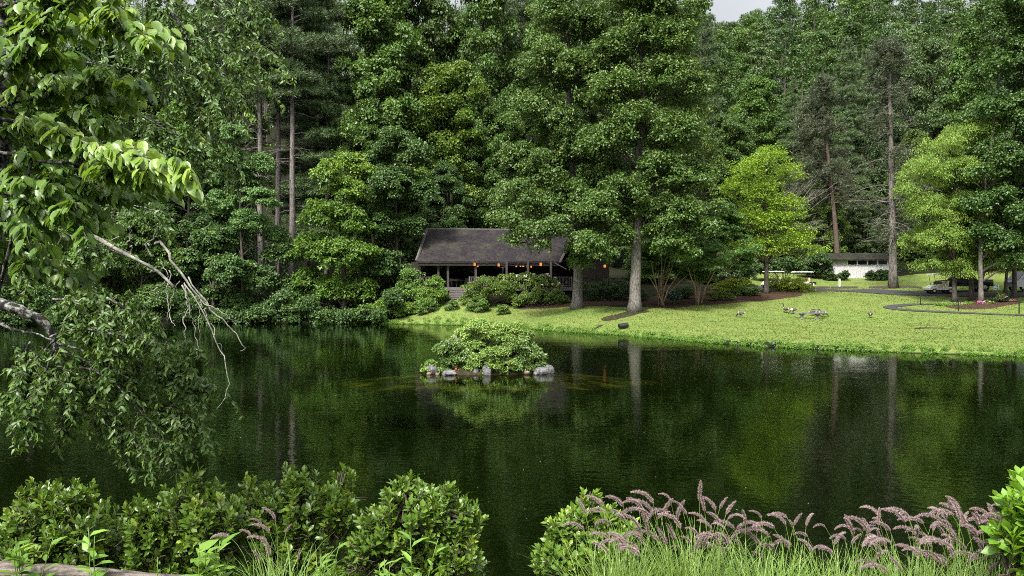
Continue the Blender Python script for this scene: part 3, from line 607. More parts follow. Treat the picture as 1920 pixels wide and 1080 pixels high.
TONES = [M['wood'], leaf_mat('leaf_forest_fresh', (.055, .105, .015), (.105, .175, .026), (.16, .22, .042), vary=.2, trans=.33), leaf_mat('leaf_forest_deep', (.028, .07, .017), (.06, .125, .03), (.10, .165, .045), vary=.2, trans=.33), leaf_mat('leaf_forest_grey', (.046, .085, .03), (.088, .145, .05), (.135, .195, .075), vary=.2, trans=.33)]
def plant(key, px, Y, top, hw, label, rz=None, group=None, rg=np.random.default_rng(77)):
    K = KIND[key]
    if K['root'] is None:
        r = thing(K['name'], label, 'tree'); K['tk'].build('trunk', K['bark'], r, True); K['lf'].build('crown', K['leaf'], r); K['root'] = r
    else: r = dup(K['root'])
    b = at(px, Y); H = W(px, top, Y)[2] - b[2]; R = hw * Y / FPX
    r.location = b; r.scale = (R / K['R'], R / K['R'], H / K['H']); r.rotation_euler = (0, 0, rg.uniform(0, 6.28) if rz is None else rz)
    r['label'] = label; r['category'] = 'tree'
    if key[0] == 'b':
        for c in r.children:
            if c.name.startswith('crown'): c.material_slots[0].link = 'OBJECT'; c.material_slots[0].material = TONES[rg.choice(4, p=[.35, .35, .15, .15])]
    if group: r['group'] = group
    elif 'group' in r: del r['group']
    return r
for a in [
    ('p1', 490, 96, -190, 95, 'tall pine, leftmost of the three bare trunks on the left shore'),
    ('p1', 521, 99, -220, 90, 'tall pine, middle one of the three bare trunks on the left shore'),
    ('p1', 547, 95, -150, 95, 'tall pine with many dead side twigs, right of two other bare trunks'),
    ('p2', 612, 99, -90, 85, 'dense dark pine with flat tiers above the pale magnolia'),
    ('p2', 575, 106, -160, 85, 'dark pine behind the bare pine trunks'),
    ('b2', 60, 94, -60, 150, 'tall broadleaf tree behind the dogwood branches at the left edge'),
    ('b1', -70, 97, -120, 140, 'tall tree mostly beyond the left edge, behind the dogwood'),
    ('b2', 190, 96, -50, 120, 'tall tree behind the weeping cherry strands'),
    ('b3', 310, 97, 20, 110, 'leafy tree behind the end of the dogwood branch'),
    ('b4', 400, 99, -80, 110, 'tall tree between the cherry strands and the bare pines'),
    ('b4', 350, 92, 240, 95, 'mid height tree above the dead hanging branch'),
    ('b4', 215, 92, 250, 95, 'mid height tree low behind the weeping cherry'),
    ('b1', 700, 101, -70, 110, 'tall bright tree at the top, right of the dark tiered pine'),
    ('b3', 842, 103, 105, 92, 'leafy tree rising right behind the pavilion roof'),
    ('b1', 780, 108, -110, 110, 'tall tree at the top behind the pavilion, second from the tiered pine'),
    ('b2', 905, 107, -120, 100, 'tall tree above the middle of the pavilion roof'),
    ('b4', 700, 96, 170, 90, 'twiggy mid green tree above the dark dense tree'),
    ('p2', 975, 112, -60, 75, 'dark pine at the top left of the big shade trees'),
    ('b3', 940, 102, 190, 70, 'tree behind the pavilion, left of the big shade trees'),
    ('b1', 1040, 108, -40, 90, 'tall tree behind the left big shade tree'),
    ('b2', 1150, 106, 40, 90, 'tall tree hidden behind the two big shade trees'),
    ('p2', 1316, 128, -40, 50, 'pine whose tip stands left of the gap of sky'),
    ('b1', 1270, 112, 60, 80, 'leafy tree behind the right side of the big shade tree'),
    ('b3', 1372, 122, 205, 58, 'round tree above and behind the lime maple'),
    ('b1', 1425, 128, 130, 66, 'tall tree on the slope above the lime maple'),
    ('b2', 1345, 118, 290, 50, 'low tree between the big shade tree and the lime maple'),
    ('p2', 1488, 124, 150, 48, 'dark pine between the lime maple and the leaning trunks'),
    ('p2', 1585, 124, 68, 46, 'tall dark pine left of the shed, behind leaning trunks'),
    ('p2', 1625, 128, 90, 44, 'tall dark pine directly above the white shed'),
    ('b4', 1450, 112, 330, 60, 'low dark tree behind the bare maple twigs'),
    ('b1', 1668, 126, 36, 58, 'bright green tree top above the half dead pine'),
    ('b3', 1745, 122, 60, 66, 'leafy tree above the feathery yellow green tree'),
    ('b1', 1822, 118, 30, 70, 'leafy tree behind the dark tree at the right'),
    ('b2', 1920, 116, 10, 80, 'tall tree behind the dark tree, at the right edge'),
    ('b4', 1720, 114, 230, 60, 'shaded tree behind the right end of the white shed'),
    ('b4', 1790, 110, 260, 70, 'shaded tree behind the feathery yellow green tree'),
    ('b4', 1880, 108, 240, 80, 'shaded tree behind the road at the right edge'),
    ('b4', 1545, 116, 300, 46, 'dark tree at the left end of the white shed'),
    ('b4', 1620, 118, 330, 46, 'dark tree right behind the white shed roof'),
    ('b4', 830, 98, 290, 60, 'shaded understorey tree behind the pavilion ridge'),
    ('b4', 990, 100, 300, 60, 'shaded understorey tree behind the right half of the pavilion'),
    ('b4', 1220, 98, 330, 60, 'shaded understorey tree behind the thick pale trunk'),
    ('b4', 1320, 102, 370, 50, 'shaded understorey tree behind the spreading myrtle'),
    ('b4', 2010, 100, 100, 110, 'tall tree just beyond the right edge'),
]: plant(*a)
# leaning browning pines
def crooked_pine(label, px, Y, path, r0, n, limbs, seed, bark, rows):
    rg = np.random.default_rng(seed); base = at(px, Y); root = thing('pine_tree', label, 'tree', base); tk = MB(); lf = MB()
    P = np.array([base - [0, 0, .2]] + [W(a, b, Y) for a, b in path]) - base; f = np.linspace(0, 1, 16); P = np.stack([np.interp(f, np.linspace(0, 1, len(P)), P[:, i]) for i in range(3)], 1)
    P[1:-1] = (P[:-2] + 2 * P[1:-1] + P[2:]) / 4
    rad = r0 * (1 - .82 * f); rad[0] *= 1.35; tk.tube(P, rad, 10); pos = []
    for i in range(limbs):
        u = rg.uniform(rows[0], 1); j = u * 15; a = np.array([np.interp(j, range(16), P[:, k]) for k in range(3)]); az = rg.uniform(0, 6.283); L = rg.uniform(1.5, 5.6) * (1.22 - .95 * u) * (1 if u > .3 else .8)
        d = np.array([math.cos(az), math.sin(az) * .8, 0]); s = np.linspace(0, 1, 6)[:, None]; dr = rg.uniform(.1, .75) * (1.1 - u)
        bn = a + d * L * s + np.array([0, 0, 1.]) * (rg.uniform(.05, .3) * L * s - dr * L * s * s) + rg.normal(0, .07, (6, 3)) * s; tk.tube(bn, np.linspace(.065, .012, 6), 5)
        for _ in range(6):
            q = rg.uniform(.3, 1); c = a + (bn[-1] - a) * q; c[2] = np.interp(q, s[:, 0], bn[:, 2]); e = c + d * rg.uniform(.1, .6) + rg.normal(0, .3, 3) - [0, 0, rg.uniform(0, .7) * (1 - u)]
            tk.tube([c, (c + e) / 2 + [0, 0, .06], e], [.022, .014, .006], 3)
            if rg.uniform() < rows[1] + (u - .3) * .8: pos += [e + rg.normal(0, .28, 3) for _ in range(n)]
    pos = np.array(pos); k = len(pos)
    leaves(lf, T_NEED, pos, rg.normal(size=(k, 3)) + [0, 0, .2], rg.normal(size=(k, 3)), rg.uniform(.25, .5, k), rg.uniform(.25, .45, k), np.clip(rg.normal(.45, .3, k), 0, 1))
    tk.build('trunk', bark, root, True); lf.build('crown', M['needle_old'], root); return root
crooked_pine('half dead pine with grey drooping limbs in front of the white shed', 1675, 95, [(1673, 440), (1671, 330), (1668, 220), (1667, 130), (1668, 80)], .46, 12, 150, 61, M['bark_pine'], (.17, .45))
crooked_pine('browning pine leaning left, its trunk left of another leaning trunk', 1572, 116, [(1553, 400), (1535, 310), (1522, 240), (1516, 190)], .33, 13, 90, 62, M['bark_red'], (.35, .45))
crooked_pine('browning pine leaning left, nearer the white shed', 1571, 113, [(1566, 420), (1556, 330), (1545, 230), (1540, 150)], .38, 13, 100, 63, M['bark_red'], (.35, .45))

# the far wooded hill: one mass
hw_ = MB(); ht = MB(); rg = np.random.default_rng(5)
for Y in np.arange(138, 262, 7.5):
    n_ = int(2 * Y * .68 / 8.0)
    for i in range(n_):
        x = (i + rg.uniform(-.4, .4) - n_ / 2 + .5) * 8.0; y = Y + rg.uniform(-3, 3)
        px_ = 960 + x / y * FPX
        if px_ < -150 or px_ > 2080: continue
        z0 = gz(x, y); H = rg.uniform(18, 27)
        if 1325 < px_ < 1450: H = min(H, (CZ + (HY - (46 if px_ < 1385 else 22) + rg.uniform(-14, 10)) / FPX * y) - z0)
        if H < 6: continue
        conif = rg.uniform() < .28; k = 34; big = px_ > 900
        u = rg.uniform(0, 1, k) ** .8; az = rg.uniform(0, 6.283, k)
        if conif:
            rr = (2.9 * (1 - u) + .25); C = np.stack([x + rr * np.cos(az), y + rr * np.sin(az), z0 + H * (.06 + .94 * u)], 1)
            clump_leaves(hw_, C, np.full(k, 1.0), 2200 if big else 700, .4, rg, .3, .5, T_DIA, .6, .5, 1)
        else:
            rr = 3.6 * np.interp(u, [0, .4, .8, 1], [.8, 1, .7, .2]) * rg.uniform(.5, 1.05, k); C = np.stack([x + rr * np.cos(az), y + rr * np.sin(az), z0 + H * (.04 + .93 * u)], 1)
            tone = rg.uniform(-.1, .6); clump_leaves(hw_, C, rg.uniform(.9, 1.7, k), 3400 if big else 900, .40, rg, .6, .8, T_DIA, .75, .45, 0, tone, tone + .55)
        hw_.tube([(x, y, z0), (x + rg.normal(0, .3), y, z0 + H * .85)], [.25, .06], 5, 2)
prop(hw_.build('hillside_woods', [leaf_mat('leaf_far_hill', (.026, .062, .014), (.062, .125, .026), (.105, .175, .04), vary=0), M['needle'], M['bark']]), 'dense mixed woods covering the far hillside', 'woods', None, 'stuff')

# undergrowth under the trees: one mass
q = MB(); rg = np.random.default_rng(15); n_ = 9000
Y_ = rg.uniform(83.5, 138, n_); X_ = rg.uniform(-.64, .66, n_) * Y_
d_ = shore_dist(X_, Y_); ok = (d_ > -.2) & ~in_poly(LAWN, X_, Y_) & ~((X_ > -11) & (X_ < 12) & (Y_ > 82) & (Y_ < 104)) & ~((X_ > 11) & (Y_ < 109)); X_, Y_ = X_[ok], Y_[ok]
r_ = rg.uniform(.35, 1.1, len(X_)); Z_ = np.array([gz(a, b) for a, b in zip(X_, Y_)])
clump_leaves(q, np.stack([X_, Y_, Z_ + r_ * .35], 1), r_, 90000, .27, rg, .8, .7)
a_ = []
for u in rg.uniform(0, 1, 420):
    x = -54 + 43 * u; y = np.interp(x, SHORE[11:19][::-1, 0], SHORE[11:19][::-1, 1]); a_.append((x, y + rg.uniform(-.6, 1.6), rg.uniform(.1, 1.0) + 2.4 * max(0, math.sin(u * 37) * math.sin(u * 61 + 1))))
clump_leaves(q, np.array(a_), rg.uniform(.45, .9, len(a_)), 56000, .24, rg, .7, .7)
prop(q.build('undergrowth', M['dark']), 'dark leafy undergrowth covering the forest floor', 'undergrowth', None, 'stuff')

# ------------------------------------------------------------------ shrubs
def shrub(name, label, px, Y, blobs, mat, size, n, seed, group=None, flowers=None, wid=.7, flat=.7, clump=.3, cat='shrub', base_p=None, two=None):
    rg = np.random.default_rng(seed); base = at(px, Y) if base_p is None else np.array(base_p); root = thing(name, label, cat, base - [0, 0, .03], 0, group); lf = MB(); st = MB(); C = []; RC = []; fl = MB(); hi = []
    for i, b in enumerate(blobs):
        bx, by, br = b[:3]; c = W(bx, by, Y) - base; r = br * Y / FPX; c[1] += b[3] if len(b) > 3 else rg.uniform(-.4, .4) * r
        k = max(6, int(3.2 * (r / clump) ** 2)); d = unit(rg.normal(size=(k, 3))); d[:, 2] = np.abs(d[:, 2]) * np.where(rg.uniform(size=k) < .25, -.5, 1)
        cc = c + d * r * rg.uniform(.6, .95, (k, 1)) * [1, 1, .9]; cc[:, 2] = np.maximum(cc[:, 2], .1); C.append(cc); RC.append(clump * rg.uniform(.7, 1.3, k)); hi.append(np.full(k, bool(two and i in two)))
        for q in range(7):
            e = cc[rg.integers(k)]; st.tube([rg.normal(0, .08, 3) * [1, 1, 0], e * .5 + rg.normal(0, .05, 3), e], [.03, .02, .006], 4)
    C = np.concatenate(C); RC = np.concatenate(RC); hi = np.concatenate(hi)
    n = int(n * 1.7)
    if two:
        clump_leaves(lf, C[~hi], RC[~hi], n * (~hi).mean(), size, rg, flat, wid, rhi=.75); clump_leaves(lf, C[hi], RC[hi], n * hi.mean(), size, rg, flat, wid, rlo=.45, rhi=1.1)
    else: clump_leaves(lf, C, RC, n, size, rg, flat, wid)
    st.build('stem', M['bark'], root, True); lf.build('foliage', mat, root)
    if flowers:
        fm, nf_, fs, sel = flowers; idx = [i for i in range(len(C)) if sel is None or sel(C[i] + base)]
        if idx:
            q = rg.choice(idx, nf_); p = C[q] + unit(rg.normal(size=(nf_, 3))) * RC[q][:, None] * [1, 1, .9]; p[:, 2] = np.maximum(p[:, 2], .25) ; p[:, 1] -= rg.uniform(0, .12, nf_)
            P5 = np.repeat(p, 5, 0); d = unit(rg.normal(size=(len(P5), 3)) + [0, -.4, .5]); leaves(fl, T_OVATE, P5, d, rg.normal(size=(len(P5), 3)) + [0, -.3, .8], fs, fs * .9, rg.uniform(0, 1, len(P5)))
            fl.build('blossom', fm, root)
    return root
G1 = 'shrubs planted in front of the pavilion'
shrub('azalea', 'large rounded yellow green shrub right of the wooden steps', 905, 83.6, [(885, 548, 22), (912, 540, 27), (940, 545, 24), (900, 562, 18), (955, 558, 18), (875, 562, 14)], M['azalea'], .14, 9000, 201, G1, clump=.35)
shrub('rhododendron', 'shrub with white blossoms behind the rounded azaleas below the deck', 990, 84.6, [(950, 525, 16), (985, 526, 18), (1015, 528, 17), (1035, 536, 14), (965, 538, 18), (1000, 540, 18)], M['azalea'], .17, 7000, 202, G1, flowers=(M['petal_w'], 90, .16, None), clump=.35)
shrub('azalea', 'low wide dark azalea left of the shorter pale trunk', 1010, 82.6, [(985, 562, 17), (1012, 557, 20), (1040, 560, 19), (1058, 566, 13), (972, 568, 11)], M['azalea'], .13, 8000, 203, G1, clump=.32)
shrub('hedge', 'long dark hedge between the two pale trunks', 1140, 84, [(1105, 548, 24), (1135, 545, 26), (1165, 546, 24), (1195, 552, 20), (1120, 560, 16), (1155, 562, 16)], M['dark'], .13, 10000, 204, G1, clump=.35)
shrub('shrub', 'upright bright green shrub left of the wooden steps', 816, 84.6, [(815, 532, 18), (806, 552, 20), (828, 552, 18), (816, 568, 16), (795, 565, 14)], M['magnolia'], .15, 6500, 205, G1, clump=.35)
shrub('shrub', 'dark spreading shrub against the left end of the pavilion', 775, 86, [(772, 520, 22), (768, 545, 26), (745, 560, 26), (790, 555, 20), (755, 580, 18)], M['oak'], .16, 6500, 206, G1, clump=.4)
shrub('shrub', 'bright leafy shrub at the water edge below the dark tree', 725, 84.6, [(725, 575, 22), (700, 585, 18), (750, 585, 18), (770, 580, 14), (680, 592, 12)], M['magnolia'], .17, 6500, 207, G1, clump=.35)
G2 = 'small shrubs on the grass slope'
for i, (px, Y, cy, r, lab) in enumerate([(791, 83.6, 574, 13, 'small sparse shrub at the left end of the grass slope'), (808, 83.6, 570, 13, 'small upright shrub second from the left on the grass slope'), (847, 82.7, 573, 12, 'small dense dark round shrub on the slope below the steps'),
                                        (886, 82.3, 574, 12, 'small leafy shrub on the slope directly left of its twin'), (905, 82.2, 571, 11, 'small leafy shrub on the slope directly right of its twin'), (943, 81.3, 578, 11, 'small brownish shrub, rightmost on the grass slope')]):
    shrub('shrub', lab, px, Y, [(px, cy, r), (px - 4, cy + 8, r * .7), (px + 5, cy + 7, r * .7)], M['azalea' if i == 5 else 'oak'], .12, 1400, 220 + i, G2, clump=.25)
G3 = 'hedge shrubs around the maple'
shrub('hedge', 'yellow green mounded shrub left of the lime maple trunk', 1375, 86, [(1350, 541, 16), (1372, 536, 18), (1398, 536, 18), (1360, 552, 12), (1385, 552, 13)], M['hedge'], .12, 6500, 231, G3, clump=.3)
shrub('hedge', 'wide yellow green mounded hedge right of the lime maple trunk', 1485, 89, [(1458, 537, 18), (1480, 534, 18), (1503, 536, 17), (1516, 542, 12), (1470, 548, 13), (1495, 548, 12)], M['hedge'], .12, 7500, 232, G3, clump=.3)
shrub('shrub', 'dark low shrub in the bed between the two myrtle trees', 1278, 84, [(1270, 552, 13), (1288, 550, 13), (1280, 560, 10)], M['dark'], .12, 3000, 233, G3, clump=.28)
shrub('hydrangea', 'small shrub with blue flower heads beside the myrtle stems', 1264, 80.5, [(1256, 556, 9), (1266, 559, 8), (1275, 556, 7)], M['dark'], .12, 1600, 234, None, flowers=(M['petal_b'], 45, .11, None), clump=.22)
shrub('shrub', 'low green shrub at the front of the mulch bed under the maple', 1345, 82, [(1335, 556, 9), (1352, 554, 10), (1368, 557, 8)], M['azalea'], .11, 2600, 235, G3, clump=.24)
shrub('shrub', 'low dark shrub in the mulch bed behind the myrtle', 1405, 84.5, [(1395, 548, 11), (1412, 547, 11)], M['oak'], .12, 2400, 236, G3, clump=.26)
G4 = 'shrubs along the shed'
for i, (px, cy, r, lab) in enumerate([(1557, 517, 8, 'small round bush at the left corner of the white shed'), (1580, 516, 9, 'dark spreading bush against the shed boards, left of the wall centre'), (1634, 517, 10, 'dark bush under the shed windows, left one of a pair'), (1654, 515, 12, 'taller dark bush near the right end of the shed wall')]):
    shrub('shrub', lab, px, 105.6, [(px, cy, r), (px - 4, cy + 4, r * .7), (px + 5, cy + 4, r * .7)], M['dark'], .16, 1800, 240 + i, G4, clump=.3)
shrub('shrub', 'large dark bush left of the white shed', 1535, 106.5, [(1535, 490, 22), (1515, 500, 18), (1550, 505, 14), (1530, 512, 14)], M['dark'], .22, 4500, 246, None, clump=.5)
shrub('shrub', 'dark bushes mass behind the golf cart roofs, left of the large dark bush', 1470, 103, [(1450, 500, 18), (1475, 498, 20), (1430, 505, 18), (1495, 503, 14)], M['dark'], .2, 4500, 247, None, clump=.5)
shrub('shrub', 'dark bushes behind the two myrtle trees', 1370, 99, [(1345, 515, 20), (1370, 512, 22), (1398, 514, 20), (1320, 520, 16)], M['dark'], .2, 5000, 248, None, clump=.5)
# flower bed at the right
shrub('flowering_shrub', 'low bright green border planting with white dots at the path', 1800, 79, [(1760, 577, 6), (1775, 578, 7), (1790, 579, 8), (1806, 579, 8), (1822, 578, 7), (1838, 577, 6), (1790, 572, 7), (1815, 572, 7)], M['weed'], .10, 4500, 251, None, flowers=(M['petal_w'], 40, .055, None), clump=.2)
shrub('peony', 'shrub with large pink flowers beside the rightmost pale trunk', 1850, 79, [(1845, 571, 8), (1856, 570, 9), (1838, 575, 6)], M['oak'], .11, 1800, 252, None, flowers=(M['petal_p'], 16, .16, None), clump=.2)
shrub('peony', 'taller shrub dotted with magenta flowers at the bed\'s right end', 1885, 80, [(1875, 560, 9), (1888, 563, 9), (1896, 566, 7), (1880, 553, 6)], M['dark'], .11, 2200, 253, None, flowers=(M['petal_p'], 40, .10, None), clump=.22)

# ------------------------------------------------------------------ pavilion
pav = thing('pavilion', 'long open lakeside pavilion with dark shake roof, deck railing and glowing lanterns', 'building', at(915, 87))
po = np.array(pav.location)
def PL(px, py, Y): return W(px, py, Y) - po
DK = 3.55
def quad_slab(mb, pts, th):
    a = np.array(pts); n_ = unit(np.cross(a[1] - a[0], a[3] - a[0])); b = a - n_ * th
    mb.add(np.concatenate([a, b]), [[0, 1, 2, 3], [7, 6, 5, 4], [0, 4, 5, 1], [1, 5, 6, 2], [2, 6, 7, 3], [3, 7, 4, 0]])
def uv_roof(o, along, up_):
    me = o.data; uv = me.uv_layers.new(name='UVMap'); co = np.array([v.co[:] for v in me.vertices]); li = np.array([l.vertex_index for l in me.loops])
    p = co[li]; uv.data.foreach_set('uv', np.stack([p @ along, p @ up_], 1).ravel())
rf = MB()
E = [PL(783, 489, 86.4), PL(948, 490, 87.2), PL(1048, 490, 89.5)]; Rg = [PL(803, 430, 92.5), PL(962, 431, 93.2), PL(1078, 430, 95.6)]
B = [PL(824, 484, 99), PL(976, 484, 99.5), PL(1108, 484, 101.6)]
def grid_slab(mb, a, b, c, d, th, k=14, sag=.16):            # a b along the eave, d c along the ridge; a slight dip and ragged edge
    V = []; rg = np.random.default_rng(int(abs(a[0]) * 10))
    for j in range(k + 1):
        v = j / k
        for i in range(k * 2 + 1):
            u = i / (k * 2); p = a * (1 - u) * (1 - v) + b * u * (1 - v) + c * u * v + d * (1 - u) * v; p = p + [0, 0, -sag * math.sin(math.pi * v) + rg.normal(0, .018)]; V.append(p)
    w = k * 2 + 1; F = [[j * w + i, j * w + i + 1, (j + 1) * w + i + 1, (j + 1) * w + i] for j in range(k) for i in range(w - 1)]
    mb.add(V, F); V2 = [p - np.array([0, 0, th]) for p in V]; mb.add(V2, [f[::-1] for f in F])
    edge = [j for j in range(w)] ; 
    for ring in ([i for i in range(w)], [k * w + i for i in range(w)], [j * w for j in range(k + 1)], [j * w + w - 1 for j in range(k + 1)]):
        for p, q in zip(ring[:-1], ring[1:]): mb.add([V[p], V[q], V2[q], V2[p]], [[0, 1, 2, 3]])
for i in range(2):
    grid_slab(rf, E[i], E[i + 1], Rg[i + 1], Rg[i], .22)
    grid_slab(rf, Rg[i], Rg[i + 1], B[i + 1], B[i], .22, sag=-.1)
ro = rf.build('roof', M['roof'], pav); uv_roof(ro, np.array([1., .1, 0]), np.array([0, .5, .8]))
rd = MB()
for i in range(2): rd.tube([Rg[i] + [0, 0, .02], Rg[i + 1] + [0, 0, .02]], .09, 6)
rd.build('ridge_cap', M['timber_grey'], pav)
lr = MB()                                                      # lighter verge board at the left and right gables
lr.tube([E[0] + [-.12, 0, .02], Rg[0] + [-.12, 0, .06]], .14, 4); lr.build('verge_board', M['timber_grey'], pav)
lr = MB(); lr.tube([E[2] + [.1, 0, -.08], Rg[2] + [.1, 0, 0]], .12, 4); lr.build('verge_board', M['timber_grey'], pav)
fa = MB()
for i in range(2):
    a, b = E[i] + [0, .12, -.34], E[i + 1] + [0, .12, -.34]; c = (a + b) / 2; fa.box(c, (np.linalg.norm(b - a), .1, .26), math.atan2(b[1] - a[1], b[0] - a[0]))
fa.build('fascia', M['timber_dark'], pav)
dk = MB(); zl = DK - po[2]
x0, x1 = PL(770, 0, 87)[0], PL(1140, 0, 88)[0]
dk.box(((x0 + x1) / 2, 6, zl - .1), (x1 - x0, 12.6, .16)); dk.box(((x0 + x1) / 2, -.34, zl - .18), (x1 - x0, .08, .34))
dk.build('deck', M['timber_grey'], pav)
sk = MB()
for x in np.arange(x0 + .1, x1, .26): sk.box((x, -.12, zl - .9), (.2, .04, 1.25))
sk.build('skirting', M['timber_dark'], pav)
bw = MB()                                                      # back and side walls, with an opening through to the woods
xa, xb, xc = PL(818, 0, 97.5)[0], PL(866, 0, 97.5)[0], PL(893, 0, 97.5)[0]
bx0 = PL(770, 0, 97.5)[0]; bx1 = PL(1140, 0, 98)[0]
bw.box(((bx0 + xa) / 2, 10.4, zl + 1.5), (xa - bx0, .14, 3.0)); bw.box(((xc + bx1) / 2, 10.4, zl + 1.5), (bx1 - xc, .14, 3.0)); bw.box(((xa + xc) / 2, 10.4, zl + .25), (xc - xa, .14, .5)); bw.box(((xa + xb) / 2 + 1.3, 10.4, zl + 1.7), (.5, .16, 2.6))
bw.box((PL(776, 0, 87)[0], 1.0, zl + 1.3), (.7, .14, 2.6)); bw.box((bx0 + .1, 5.5, zl + 1.5), (.14, 9.6, 3.0))
bw.build('wall', M['timber_dark'], pav)
for px in (787, 822, 840, 892, 950, 990, 1033):
    pb = MB(); p = PL(px, 0, 87.2 + max(0, px - 948) * .02); pb.box((p[0], p[1], zl + 1.32), (.22, .22, 2.65)); pb.build('post', M['timber_brown'], pav)
rb = MB(); rb.tube([PL(1040, 493, 89.2) + [0, 0, 0], PL(1062, 505, 89.4)], .045, 6); rb.build('gutter', M['timber_grey'], pav)
for (a, b) in ((782, 812), (880, 930), (930, 1000), (1000, 1072)):
    r = MB(); A = PL(a, 0, 86.6)[0]; Bx = PL(b, 0, 86.6)[0]; yy = -.30 - .0
    r.box(((A + Bx) / 2, yy, zl + 1.02), (Bx - A, .14, .06)); r.box(((A + Bx) / 2, yy, zl + .12), (Bx - A, .06, .07))
    for x in np.arange(A + .08, Bx - .04, .15): r.box((x, yy, zl + .56), (.045, .04, .82))
    for x in (A, Bx): r.box((x, yy + .002, zl + .54), (.12, .12, 1.1))
    r.build('railing', M['timber_grey'], pav)
r = MB(); a, b = PL(1072, 0, 86.6), PL(1200, 0, 86.6)          # walkway rail running on to the right
for z_ in (1.02, .12): r.box(((a[0] + b[0]) / 2, -.3, zl + z_ - .1), (b[0] - a[0], .1, .06))
for x in np.arange(a[0] + .1, b[0], .22): r.box((x, -.3, zl + .46), (.045, .04, .82))
r.build('railing', M['timber_dark'], pav)
st = MB(); sx0, sx1 = PL(843, 0, 86)[0], PL(876, 0, 86)[0]
for k in range(6): st.box(((sx0 + sx1) / 2, -.55 - .3 * k, zl - .10 - .17 * (k + 1)), (sx1 - sx0, .32, .14))
st.build('steps', M['timber_grey'], pav)
for (px, py, Y, s_) in [(839, 495, 86.9, 1), (890, 496, 86.9, 1), (895, 498, 88, 1), (935, 497, 87.2, 1), (968, 499, 92, .7), (976, 499, 93, .6), (981, 498, 88.5, .9), (989, 500, 93, .7), (996, 500, 93.5, .7), (1014, 496, 88.6, 1.1), (1134, 499, 89, 1)]:
    lt = MB(); p = PL(px, py, Y); h = .12 * s_
    lt.box((p[0], p[1], p[2]), (h * 1.5, h * 1.5, h * 2.2), .4); o = lt.build('lantern', M['lamp'], pav)
    cp = MB(); cp.lathe([(h * 1.5, h * 1.15), (h * 1.1, h * 1.6), (.015, h * 2.1), (.015, h * 3.6)], p, 6); cp.build('lantern_cap', M['black'], o)
# dark wing at the right end
wg = thing('pavilion_wing', 'low dark timber wing at the right end of the pavilion, behind the shade tree', 'building', at(1115, 90)); wo_ = np.array(wg.location)
w_ = MB(); a, b = W(1088, 0, 91)[0] - wo_[0], W(1141, 0, 91)[0] - wo_[0]
w_.box(((a + b) / 2, 3, 6.0 / 2 + 3 - wo_[2]), (b - a, 5, 4.6)); w_.build('wall', M['timber_dark'], wg)
w_ = MB(); w_.prism([(a - .5, 8.0 - wo_[2]), (b + .5, 8.0 - wo_[2]), ((a + b) / 2 + .6, 9.6 - wo_[2]), ((a + b) / 2 - .6, 9.6 - wo_[2])], -.4, 6.4); o = w_.build('roof', M['roof'], wg); uv_roof(o, np.array([1., 0, 0]), np.array([0, .5, .8]))
# furniture on the deck
ph = thing('patio_heater', 'silver patio heater with round hood on the deck behind the blossoming shrub', 'heater', (W(943, 0, 87.8)[0], 87.8, DK))
q = MB(); q.lathe([(.0, .01), (.23, .01), (.23, .7), (.1, .8), (.035, .82), (.035, 1.75), (.09, 1.8), (.09, 2.0)], m=12); q.build('body', M['chrome'], ph, True)
q = MB(); q.lathe([(.42, 2.02), (.4, 2.06), (.1, 2.14), (0, 2.15)], m=16); q.build('hood', M['silver'], ph, True)
def patio_set(px, Y, label):
    tb = thing('table', label, 'table', (W(px, 0, Y)[0], Y, DK), 0, 'tables on the deck'); q = MB(); q.lathe([(0, .7), (.6, .7), (.6, .74), (0, .74)], m=16); q.build('table_top', M['timber_grey'], tb)
    for k in range(4):
        q = MB(); q.tube([(.42 * math.cos(k * 1.571 + .6), .42 * math.sin(k * 1.571 + .6), 0), (.3 * math.cos(k * 1.571 + .6), .3 * math.sin(k * 1.571 + .6), .7)], .025, 5); q.build('leg', M['black'], tb)
patio_set(852, 87.6, 'round deck table at the top of the wooden steps'); patio_set(868, 88.8, 'round deck table right of the steps, further back')
ch0 = None
for (px, Y, rz, lab) in [(846, 88.2, .3, 'dark chair left of the deck table above the steps'), (860, 88.6, 2.2, 'dark chair between the two deck tables'), (875, 88.0, 3.6, 'dark chair right of the deck tables')]:
    if ch0 is None:
        ch0 = thing('chair', lab, 'chair', (0, 0, 0), 0, 'chairs on the deck'); q = MB(); q.box((0, 0, .44), (.46, .46, .05)); q.build('seat', M['black'], ch0)
        q = MB(); q.box((0, .22, .7), (.46, .05, .46), rx=-.15); q.build('backrest', M['black'], ch0)
        for sx_, sy_ in ((-1, -1), (1, -1), (-1, 1), (1, 1)): q = MB(); q.tube([(.2 * sx_, .2 * sy_, 0), (.19 * sx_, .19 * sy_, .43)], .02, 5); q.build('leg', M['black'], ch0)
        c_ = ch0
    else: c_ = dup(ch0)
    c_.location = (W(px, 0, Y)[0], Y, DK); c_.rotation_euler = (0, 0, rz); c_['label'] = lab

